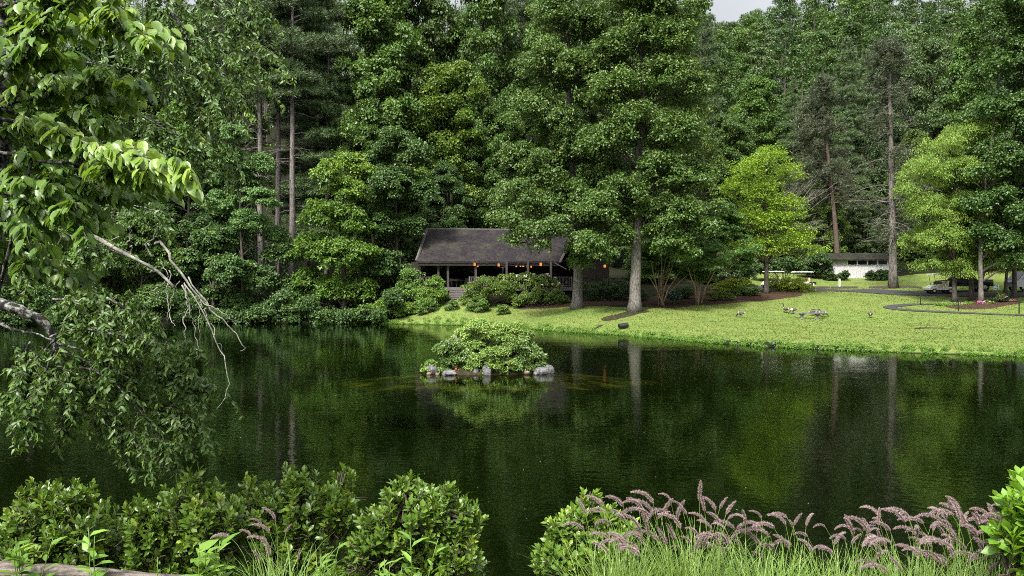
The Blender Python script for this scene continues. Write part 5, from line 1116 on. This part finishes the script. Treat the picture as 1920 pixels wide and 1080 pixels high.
laurel('laurel_shrub', 'leafy foreground shrub at the left edge below the hanging cherry branch', 110, 5.7, [(60, 975, 70), (120, 960, 62), (180, 990, 66), (40, 1040, 60), (120, 1040, 70), (200, 1050, 60), (60, 1100, 70), (160, 1110, 70), (60, 925, 26), (150, 925, 26)], 620, .056, M['laurel'], 401, GF)
laurel('laurel_shrub', 'leafy foreground shrub second from the left, behind the weeds', 345, 5.6, [(300, 990, 65), (360, 960, 70), (410, 970, 60), (300, 1050, 60), (390, 1050, 70), (300, 1110, 70), (400, 1110, 70), (360, 905, 28), (270, 960, 34)], 620, .056, M['laurel'], 402, GF)
laurel('laurel_shrub', 'leafy foreground shrub behind the left purple grass, one tall sprig on top', 560, 5.8, [(500, 960, 62), (570, 950, 66), (630, 950, 52), (520, 1030, 64), (600, 1030, 66), (530, 1100, 70), (630, 1090, 60), (470, 915, 24), (560, 905, 30), (640, 905, 26), (540, 880, 12)], 620, .056, M['laurel'], 403, GF, young=.25)
laurel('laurel_shrub', 'large rounded foreground shrub standing alone left of the open water', 790, 5.4, [(770, 965, 72), (840, 985, 68), (720, 1000, 60), (790, 1040, 80), (860, 1040, 48), (780, 1110, 80), (760, 915, 30), (690, 1040, 50), (830, 930, 30)], 700, .056, M['laurel'], 404, GF)
laurel('laurel_shrub', 'foreground shrub right of the open water, half covered by purple grass', 1085, 5.4, [(1075, 1010, 55), (1120, 1000, 55), (1050, 1050, 50), (1110, 1060, 60), (1105, 945, 24), (1160, 1020, 50), (1025, 1060, 26)], 420, .058, M['laurel'], 405, GF, young=.25)
laurel('laurel_shrub', 'bright large leaved shrub at the bottom right corner', 1905, 4.4, [(1900, 960, 46), (1880, 1000, 34), (1925, 920, 40), (1920, 1020, 60), (1960, 950, 60)], 90, .088, M['young'], 406, GF, per=10)

# fountain grass with purple plumes
def plume_mesh(seed, L, curve, n=900):
    rg = np.random.default_rng(seed); s = np.linspace(0, 1, 10); a = curve * s; dx = np.cumsum(np.sin(a)) / 10 * L; dz = np.cumsum(np.cos(a)) / 10 * L; dx -= dx[0]; dz -= dz[0]; P = np.stack([dx, 0 * dx, dz], 1)
    q = MB(); q.tube(P, .0016, 4, 0, .1); u = rg.uniform(0, 1, n); p = np.stack([np.interp(u, s, P[:, i]) for i in range(3)], 1); ax = np.stack([np.sin(curve * u), 0 * u, np.cos(curve * u)], 1)
    o = unit(rg.normal(size=(n, 3))); o -= (o * ax).sum(1, keepdims=True) * ax; o = unit(o); rad = .0105 * np.interp(u, [0, .12, .5, .85, 1], [.55, 1, 1, .7, .3])
    t_ = o + ax * .5; t_ = unit(t_); w_ = unit(np.cross(t_, rg.normal(size=(n, 3)))) * .0009; e = p + t_ * (rad * rg.uniform(.7, 1.9, n))[:, None]
    V = np.stack([p + w_, p - w_, e], 1).reshape(-1, 3); q.add(V, None, np.arange(3 * n).reshape(-1, 3), np.stack([u * 0 + .1, u * 0 + .1, rg.uniform(.55, 1, n)], 1).ravel())
    sd_ = int(n * .5); u2 = rg.uniform(0, 1, sd_); p2 = np.stack([np.interp(u2, s, P[:, i]) for i in range(3)], 1); o2 = unit(rg.normal(size=(sd_, 3))); ax2 = np.stack([np.sin(curve * u2), 0 * u2, np.cos(curve * u2)], 1)
    leaves(q, T_DIA, p2 + o2 * .001, o2 * .7 + ax2, rg.normal(size=(sd_, 3)), .0075, .0030, rg.uniform(0, .5, sd_))
    me = q.build('plume', M['plume']); m_ = me.data; bpy.data.objects.remove(me); return m_
PLUMES = [plume_mesh(500 + i, L, c) for i, (L, c) in enumerate([(.16, 1.5), (.14, 1.1), (.12, .5), (.17, 1.9), (.12, .12), (.15, 1.3)])]
def fountain(label, px, Y, blades, heads, seed, hmax=.55):
    rg = np.random.default_rng(seed); base = at(px, Y); root = thing('fountain_grass', label, 'grass clump', base, 0, 'clumps of purple fountain grass'); q = MB()
    for _ in range(int(blades * 2.6)):
        az = rg.uniform(0, 6.283); d = np.array([math.cos(az), math.sin(az), 0]); L = rg.uniform(.5, 1.3) * hmax; lean = rg.uniform(.15, .8); b0 = d * rg.uniform(0, .13) + rg.normal(0, .08, 3) * [1, 1, 0]; s = np.linspace(0, 1, 6)[:, None]
        P = b0 + d * L * lean * s ** 1.7 + np.array([0, 0, 1.]) * (L * s - .35 * lean * L * s ** 3); sd = np.array([-d[1], d[0], .0]) * (.0027 * (1 - s ** 2) + .0003)
        V = np.concatenate([P - sd, P + sd]); q.add(V, [[i, i + 1, i + 7, i + 6] for i in range(5)], None, np.clip(rg.normal(.45, .22), 0, 1))
    for (hx, hy, k, az, tilt) in heads:                         # plume root in the photo, mesh, heading, tilt
        yo = rg.uniform(-.14, .14); h = W(hx, hy, Y + yo) - base; s = np.linspace(0, 1, 8)[:, None]; b0 = rg.normal(0, .05, 3) * [1, 1, 0] + [h[0] * .45, 0, 0]
        tl = np.array([math.sin(tilt) * math.cos(az), math.sin(tilt) * math.sin(az), math.cos(tilt)])
        Lh = np.linalg.norm(h - b0); c = h - tl * Lh * .4; P = b0 * (1 - s) ** 2 + 2 * c * s * (1 - s) + h * s ** 2; q.tube(P, np.linspace(.0017, .0010, 8), 4, 0, .75)
        o = bpy.data.objects.new('plume', PLUMES[k]); COL.objects.link(o); o.parent = root; o.location = h; sc = rg.uniform(.55, 1.15); o.scale = (sc,) * 3; o.rotation_euler = (Matrix.Rotation(az, 3, 'Z') @ Matrix.Rotation(tilt, 3, 'Y')).to_euler()
    q.build('blades', M['blade'], root); return root
rg = np.random.default_rng(31)
def rand_heads(x0, x1, y0, y1, n, prefer):
    H_ = []
    for _ in range(n):
        x = rg.uniform(x0, x1); y = rg.uniform(y0, y1); k = int(rg.choice([0, 1, 3, 5, 0, 2])); left = rg.uniform() < prefer; az = (math.pi if left else 0) + rg.normal(0, .45)
        H_.append((x, y, k, az, rg.uniform(.15, .75) if k != 2 else rg.uniform(.0, .4)))
    return H_
fountain('purple fountain grass clump at the left, in front of the leafy shrubs', 530, 4.8, 130, [(490, 985, 0, math.pi, .3), (505, 1000, 5, math.pi, .4), (470, 1005, 1, math.pi, .5), (515, 975, 1, math.pi, .2), (500, 1025, 0, math.pi, .3), (430, 1008, 5, math.pi, .9), (505, 1045, 2, 2.6, .2), (535, 1000, 2, 0, .3), (488, 1055, 2, math.pi, .3), (558, 1052, 4, 0, .1)], 600, .42)
fountain('purple fountain grass clump arching left over the shrub beside open water', 1170, 4.75, 190, rand_heads(1090, 1210, 945, 1055, 30, .95), 601, .45)
fountain('purple fountain grass clump with the tallest upright plume', 1300, 4.8, 210, [(1312, 940, 4, 0, .0), (1225, 945, 0, math.pi, .25), (1258, 940, 0, math.pi, .2), (1280, 955, 1, math.pi, .3), (1350, 955, 2, 0, .3), (1322, 960, 4, math.pi, .15)] + rand_heads(1210, 1350, 950, 1040, 24, .8), 602, .5)
fountain('purple fountain grass clump with drooping plumes right of the tallest plume', 1440, 4.7, 210, [(1420, 1000, 4, 0, .05), (1362, 965, 2, 0, .35), (1490, 985, 2, 0, .3)] + rand_heads(1350, 1490, 965, 1050, 24, .6), 603, .45)
fountain('purple fountain grass clump with sparse short plumes in the right middle', 1570, 4.8, 210, rand_heads(1500, 1640, 985, 1045, 20, .75) + [(1648, 985, 4, 0, 0)], 604, .42)
fountain('purple fountain grass clump with dense arching plumes, right of the sparse one', 1710, 4.75, 200, rand_heads(1640, 1790, 965, 1075, 38, .8) + [(1800, 960, 1, math.pi, .1)], 605, .45)
fountain('purple fountain grass clump in front of the bright corner shrub', 1850, 4.5, 180, rand_heads(1780, 1900, 960, 1075, 34, .75), 606, .45)

# fallen log, weeds
q = MB(); a, b = W(-60, 1050, 4.75), W(430, 1092, 4.6); s = np.linspace(0, 1, 20)[:, None]; rgx = np.random.default_rng(3); P = a + (b - a) * s + rgx.normal(0, .006, (20, 3)); P[:, 2] -= .05; q.tube(P, .06 + rgx.normal(0, .005, 20), 14)
prop(q.build('fallen_log', M['log'], None, True), 'weathered log lying along the bottom left edge', 'log')
def weed(label, px, py, Y, n, L, seed, hgt, lance=False):
    rg = np.random.default_rng(seed); base = at(px, Y) - [0, 0, .02]; root = thing('weed', label, 'weed', base, 0, 'broad leaved weeds at the bottom'); e = W(px, py, Y) - base; st = MB(); lf = MB(); P = []; T = []; N_ = []; S_ = []
    for k in range(hgt):
        tip = e + rg.normal(0, .05, 3) * [1.4, 1, .5] * (k > 0); s = np.linspace(0, 1, 6)[:, None]; Q = tip * s + rg.normal(0, .006, (6, 3)); st.tube(Q, np.linspace(.005, .002, 6), 5)
        for i in range(n):
            u = .35 + .65 * i / n; az = i * 2.4 + rg.uniform(0, .6); o = np.array([math.cos(az), math.sin(az), 0]); P.append(tip * u); T.append(o + [0, 0, .55 if u < .95 else 1.1] + rg.normal(0, .12, 3)); N_.append(np.array([0, 0, 1.]) + rg.normal(0, .2, 3)); S_.append(L * rg.uniform(.6, 1.15) * (1.1 - .4 * u))
    P = np.array(P); S_ = np.array(S_); leaves(lf, T_LANCE, P, np.array(T), np.array(N_), S_, S_ * (.3 if lance else .45), rg.uniform(.2, 1, len(P)))
    st.build('stem', M['weed'], root, True); lf.build('leaves', M['weed'], root, True)
weed('pale weed in the bottom left corner on the log', 40, 1025, 4.5, 9, .15, 701, 5)
weed('upright weed with drooping leaves in front of the left log end', 175, 1005, 4.5, 9, .15, 702, 2)
weed('broad leaved weed in front of the second shrub', 385, 1025, 4.45, 9, .17, 703, 4)
weed('small yellowish weed sprout above the log', 298, 1045, 4.6, 7, .06, 704, 1)
weed('tall pointed weed in front of the large rounded shrub', 770, 1000, 4.6, 10, .15, 705, 2, True)
weed('low leafy weed left of the tall pointed weed', 720, 1050, 4.5, 9, .13, 706, 4, True)
weed('leafy weed under the left purple grass', 600, 1050, 4.5, 9, .13, 707, 4, True)

# ------------------------------------------------------------------ near dogwood at the left
rg = np.random.default_rng(41)
def px_path(pts, Y0): return np.array([W(a, b, Y0 + (c[0] if c else 0)) for a, b, *c in pts])
def refine(P, k):
    f = np.linspace(0, len(P) - 1, k); Q = np.stack([np.interp(f, range(len(P)), P[:, i]) for i in range(3)], 1)
    for _ in range(2): Q[1:-1] = (Q[:-2] + 2 * Q[1:-1] + Q[2:]) / 4
    return Q
dbase = np.array([-3.1, 4.7, gz(-3.1, 4.7)]); dog = thing('dogwood', 'dogwood with rows of big drooping leaves reaching in from the left edge', 'tree', dbase)
tk = MB(); lf = MB(); tw = MB()
TR = np.array([dbase, (-3.05, 4.75, 3.2), (-2.95, 4.8, 4.1), (-2.85, 4.8, 5.2), (-2.8, 4.8, 6.4)]); tk.tube(refine(TR, 14) - dbase, np.linspace(.11, .05, 14), 10)
dogb = [  # limb path, radius, tone lift of its leaves, sprays
    ([(-60, 130, -.5), (0, 105, -.5), (60, 82, -.5), (122, 42, -.5)], .026, .0), ([(-60, 165, -.5), (10, 140, -.5), (60, 105, -.5), (110, 95, -.5)], .02, .0), ([(-60, 60), (30, 40), (100, 20), (160, -10)], .02, .1),
    ([(-60, 120, -.1), (40, 90, -.2), (130, 62, -.3), (200, 52, -.4), (255, 56, -.5), (280, 64, -.5)], .012, .32),
    ([(-60, 250), (20, 200), (110, 185), (180, 190), (245, 184)], .012, .22),
    ([(-60, 150), (30, 140), (140, 148), (230, 165), (275, 175, -.2)], .010, .16),
    ([(-60, 90), (60, 60), (140, 15), (230, 5)], .012, .34),
    ([(-60, 230), (40, 240), (110, 270), (180, 300), (230, 300)], .014, .05),
    ([(-60, 210, -.3), (60, 240, -.3), (130, 258, -.4), (200, 278, -.5), (270, 289, -.6), (312, 296, -.6), (336, 312, -.6)], .010, .42),
    ([(60, 300, -.2), (180, 310, -.3), (225, 325, -.4), (265, 337, -.4), (290, 350, -.5)], .008, .28),
    ([(-60, 330), (40, 320), (130, 345), (210, 360), (280, 365)], .012, .02),
    ([(-60, 350, -.4), (10, 375, -.4), (60, 430, -.4), (90, 470, -.4)], .014, -.05), ([(-60, 370), (60, 365), (160, 372), (260, 372)], .012, -.08),
    ([(-60, 400, -.2), (30, 385, -.2), (90, 395, -.3), (150, 425, -.3)], .008, .05), ([(-60, 370, -.2), (20, 350, -.2), (80, 365, -.3), (130, 385, -.3)], .008, .0), ([(-60, 290), (30, 285), (90, 310), (140, 350)], .014, -.08),
    ([(-60, 440), (20, 470), (80, 500), (150, 510)], .008, .04), ([(-60, 190), (50, 215), (120, 225), (200, 235)], .010, .0),
    ([(-60, 20), (40, 5), (110, -10), (180, -30)], .014, .15), ([(-60, 480), (10, 430), (70, 440)], .006, .1)]
PP = []; TT = []; NN = []; SS = []; RR = []
for pts, r, tone in dogb:
    Q = refine(px_path(pts, 4.7), 22) + np.cumsum(rg.normal(0, .006, (22, 3)), 0); tk.tube(np.concatenate([[TR[2] * .5 + TR[3] * .5 if pts[0][1] < 250 else TR[1]], Q]) - dbase, np.linspace(r * 1.2, r * .22, 23), 7)
    L = np.linalg.norm(np.diff(Q, axis=0), axis=1).sum(); ax = unit(np.gradient(Q, axis=0))
    tw_n = max(4, int(L / .075))
    runs = [(Q, .10, tone)]
    for _ in range(tw_n):
        j = rg.integers(3, 21); sgn = rg.choice([-1, 1]); sd = unit(np.cross(ax[j], [0, 0, 1.])) * sgn; e = Q[j] + (ax[j] * .6 + sd * .7 + [0, 0, rg.uniform(-.05, .22)]) * rg.uniform(.12, .34); X = refine(np.array([Q[j], (Q[j] + e) / 2 + [0, 0, .02], e]), 8); tw.tube(X - dbase, np.linspace(.0045, .0015, 8), 4); runs.append((X, .0, tone + rg.normal(0, .06)))
    for X, f0, tn in runs:
        a2 = unit(np.gradient(X, axis=0)); l2 = np.linalg.norm(np.diff(X, axis=0), axis=1).sum(); k = max(4, int(l2 / .0145)); u = rg.uniform(f0, 1, k) if len(X) < 20 else rg.uniform(.35, 1, k); jf = u * (len(X) - 1); p = np.stack([np.interp(jf, range(len(X)), X[:, i]) for i in range(3)], 1); aj = a2[np.round(jf).astype(int)]
        sd = unit(np.cross(aj, [0, 0, 1.])); sd *= np.where(sd[:, 1:2] > 0, -1, 1) * rg.choice([1, 1, -1], k)[:, None]; PP.append(p + sd * .012 + [0, 0, .008] + rg.normal(0, .012, (k, 3))); TT.append(sd * rg.uniform(.3, .9, (k, 1)) + aj * .35 + [0, 0, -.65] + rg.normal(0, .2, (k, 3))); NN.append(sd * .6 + [0, -.3, .9] + rg.normal(0, .2, (k, 3))); SS.append(rg.uniform(.05, .09, k)); RR.append(np.clip(.34 + tn + .15 * (u - .5) + rg.normal(0, .13, k), 0, 1))
PP = np.concatenate(PP); SS = np.concatenate(SS); leaves(lf, T_BROAD, PP - dbase, np.concatenate(TT), np.concatenate(NN), SS, SS * .62, np.concatenate(RR))
tk.build('trunk', M['bark_lichen'], dog, True); tw.build('twigs', M['twig'], dog, True)['kind'] = 'stuff'; lf.build('crown', M['dogwood'], dog, True)

# weeping cherry behind it, with a dead hanging branch
cbase = np.array([-5.3, 7.0, gz(-5.3, 7.0)]); ch = thing('weeping_cherry', 'weeping cherry with narrow drooping leaves over the water at left', 'tree', cbase); tk = MB(); lf = MB(); tw = MB()
TR = np.array([cbase, (-5.2, 7.0, 2.6), (-5.0, 7.0, 4.2), (-4.8, 7.0, 6.0), (-4.4, 7.0, 7.4)]); tk.tube(refine(TR, 14) - cbase, np.linspace(.18, .09, 14), 10)
PP = []; TT = []; NN = []; SS = []; RR = []
def strand(p0, L, dirh, seedless=None, tone=0., out=.35):
    s = np.linspace(0, 1, 9)[:, None]; d = np.array([dirh[0], dirh[1], 0]); X = p0 + d * L * out * rg.uniform(.8, 2.2) * s ** .8 + np.array([0, 0, -1.]) * L * s ** 1.7 * rg.uniform(.45, 1) + np.cumsum(rg.normal(0, .008, (9, 3)), 0); tw.tube(X - cbase, np.linspace(.0035, .0011, 9), 4)
    k = max(6, int(L / .0062)); u = rg.uniform(.05, 1, k); p = np.stack([np.interp(u * 8, range(9), X[:, i]) for i in range(3)], 1); o = rg.normal(size=(k, 3)) * [1, 1, .3]
    PP.append(p); TT.append(o * .8 + [0, 0, -.7]); NN.append(rg.normal(size=(k, 3)) * [.8, .8, .3] + [0, -.3, .6]); SS.append(rg.uniform(.03, .062, k)); RR.append(np.clip(.3 + tone + (u > .8) * .3 + rg.normal(0, .13, k), 0, 1))
def bough(pts, Y0, r, ns, Ls, tone=0., root=None, leafy=True, mat=None):
    Q = refine(px_path(pts, Y0), 18) + np.cumsum(rg.normal(0, .006, (18, 3)), 0)
    tk.tube((np.concatenate([[root], Q]) if root is not None else Q) - cbase, np.linspace(r, r * .2, 19 if root is not None else 18), 8)
    if leafy:
        for _ in range(ns):
            j = rg.integers(3, 18); az = rg.uniform(0, 6.283); strand(Q[j] + rg.normal(0, .04, 3), rg.uniform(*Ls), (math.cos(az) + .4, math.sin(az)), tone=tone + rg.normal(0, .07))
    return Q
up_ = TR[3]; lo_ = TR[2]
for pts, Y0, r, ns, Ls, tn in [
    ([(-60, -60), (120, -70), (260, -40), (330, 10), (350, 90)], 6.8, .035, 24, (.3, .9), .0), ([(0, -90), (200, -90), (340, -50), (430, 30), (470, 100)], 7.2, .03, 26, (.25, .7), .12),
    ([(-60, 40), (120, 20), (250, 30), (310, 90), (335, 160)], 6.6, .02, 22, (.3, .9), .0), ([(100, 60), (260, 90), (350, 110), (410, 150), (440, 200)], 7.0, .016, 26, (.2, .6), .12),
    ([(60, 150), (220, 200), (300, 230), (360, 260)], 6.8, .014, 22, (.25, .7), .0), ([(-60, 300), (80, 330), (160, 360), (240, 380), (320, 400)], 6.6, .016, 24, (.15, .45), -.02),
    ([(-60, 380), (60, 420), (150, 450), (230, 480)], 6.4, .014, 24, (.15, .5), .0), ([(-60, 460), (40, 490), (120, 510), (200, 540)], 6.3, .014, 22, (.15, .4), .02), ([(200, -80), (380, -60), (450, -20), (480, 40)], 7.4, .02, 18, (.2, .5), .1),
    ([(320, 60), (400, 70), (455, 120), (487, 165)], 7.2, .008, 14, (.12, .35), .22), ([(250, 130), (330, 170), (395, 240), (425, 300)], 7.0, .008, 14, (.15, .4), .1)]:
    bough(pts, Y0, r, ns, Ls, tn, up_ if pts[0][1] < 250 else lo_)
limb = bough([(-70, 545), (0, 572), (50, 590), (85, 612), (100, 640), (104, 650)], 6.0, .055, 0, (.1, .2), 0, lo_, False)
bough([(-70, 585), (0, 595), (40, 612), (95, 630)], 6.0, .02, 0, (.1, .2), 0, lo_, False)
for pts, ns, Ls in [
    ([(95, 630), (160, 610), (230, 625), (300, 640), (365, 655)], 22, (.12, .32)), ([(100, 640), (190, 665), (280, 690), (350, 700), (388, 720)], 26, (.12, .36)), ([(103, 645), (180, 690), (260, 740), (330, 770), (370, 790)], 26, (.15, .4)),
    ([(103, 645), (150, 710), (200, 780), (240, 840), (262, 880)], 24, (.12, .3)), ([(103, 645), (120, 700), (130, 760), (110, 800)], 20, (.12, .3)), ([(100, 640), (70, 680), (40, 720), (25, 760)], 18, (.12, .3)), ([(103, 645), (85, 710), (60, 780), (50, 800)], 16, (.1, .25)),
    ([(150, 690), (210, 700), (270, 770), (300, 830), (320, 850)], 20, (.1, .26)), ([(130, 640), (200, 640), (250, 655), (330, 690)], 18, (.12, .3)), ([(60, 640), (40, 680), (25, 700)], 8, (.08, .2)), ([(200, 560), (240, 590), (270, 600)], 12, (.1, .2)), ([(100, 560), (160, 575), (215, 600)], 16, (.1, .25))]:
    bough(pts, 6.0 + rg.uniform(-.25, .25), .009, int(ns * 2.6), (Ls[0] * .7, Ls[1] * .85), .06)
PP = np.concatenate(PP); SS = np.concatenate(SS); leaves(lf, T_LANCE, PP - cbase, np.concatenate(TT), np.concatenate(NN), SS, SS * .42, np.concatenate(RR))
dd = MB()
def twig(pts, Y0, r0, r1): Q = refine(px_path(pts, Y0), 16) + np.cumsum(rg.normal(0, .007, (16, 3)), 0); dd.tube(Q - dbase, np.linspace(r0, r1, 16) * .62 * rg.uniform(.85, 1.2, 16), 7); return Q
dd.tube(refine(np.array([(-3.05, 4.75, 4.3), W(-90, 368, 4.9), W(-40, 372, 4.95)]), 8) - dbase, .0148, 7)
twig([(-40, 372, .6), (60, 385, .5), (110, 398, .35), (150, 412, .15), (200, 437), (240, 458), (280, 480), (320, 505), (345, 530)], 4.35, .0225, .012); twig([(290, 460), (305, 450), (325, 480), (350, 520), (385, 560), (400, 580)], 4.35, .014, .004)
for pts, r in [([(345, 530), (360, 560), (352, 590), (365, 630)], .007), ([(345, 530), (375, 570), (385, 620), (400, 660), (415, 700), (414, 735), (395, 757)], .006), ([(350, 520), (380, 575), (410, 600), (425, 625), (440, 650), (430, 660)], .006), ([(320, 505), (312, 540), (318, 580), (335, 600)], .005), ([(340, 525), (335, 560), (325, 600)], .004), ([(370, 560), (405, 580), (430, 605)], .004),
               ([(365, 545), (375, 590), (372, 640)], .004), ([(250, 462), (235, 478), (218, 480)], .005), ([(240, 458), (250, 440), (252, 415)], .005), ([(285, 480), (290, 455), (302, 440), (310, 432)], .008), ([(300, 492), (300, 520), (255, 545)], .004), ([(345, 530), (350, 575), (345, 610), (352, 650), (360, 660)], .004), ([(385, 580), (395, 620), (403, 655)], .004), ([(225, 450), (190, 470), (185, 485)], .004)]:
    twig(pts, 4.35, r, r * .35)
tk.build('trunk', M['bark_lichen'], ch, True); tw.build('twigs', M['twig'], ch, True)['kind'] = 'stuff'; lf.build('crown', M['cherry'], ch, True); o = dd.build('dead_branch', M['deadwood'], dog, True); o['label'] = 'bare pale dead branch with tangled hanging twigs'
# grey hanging twigs of the weeping strands
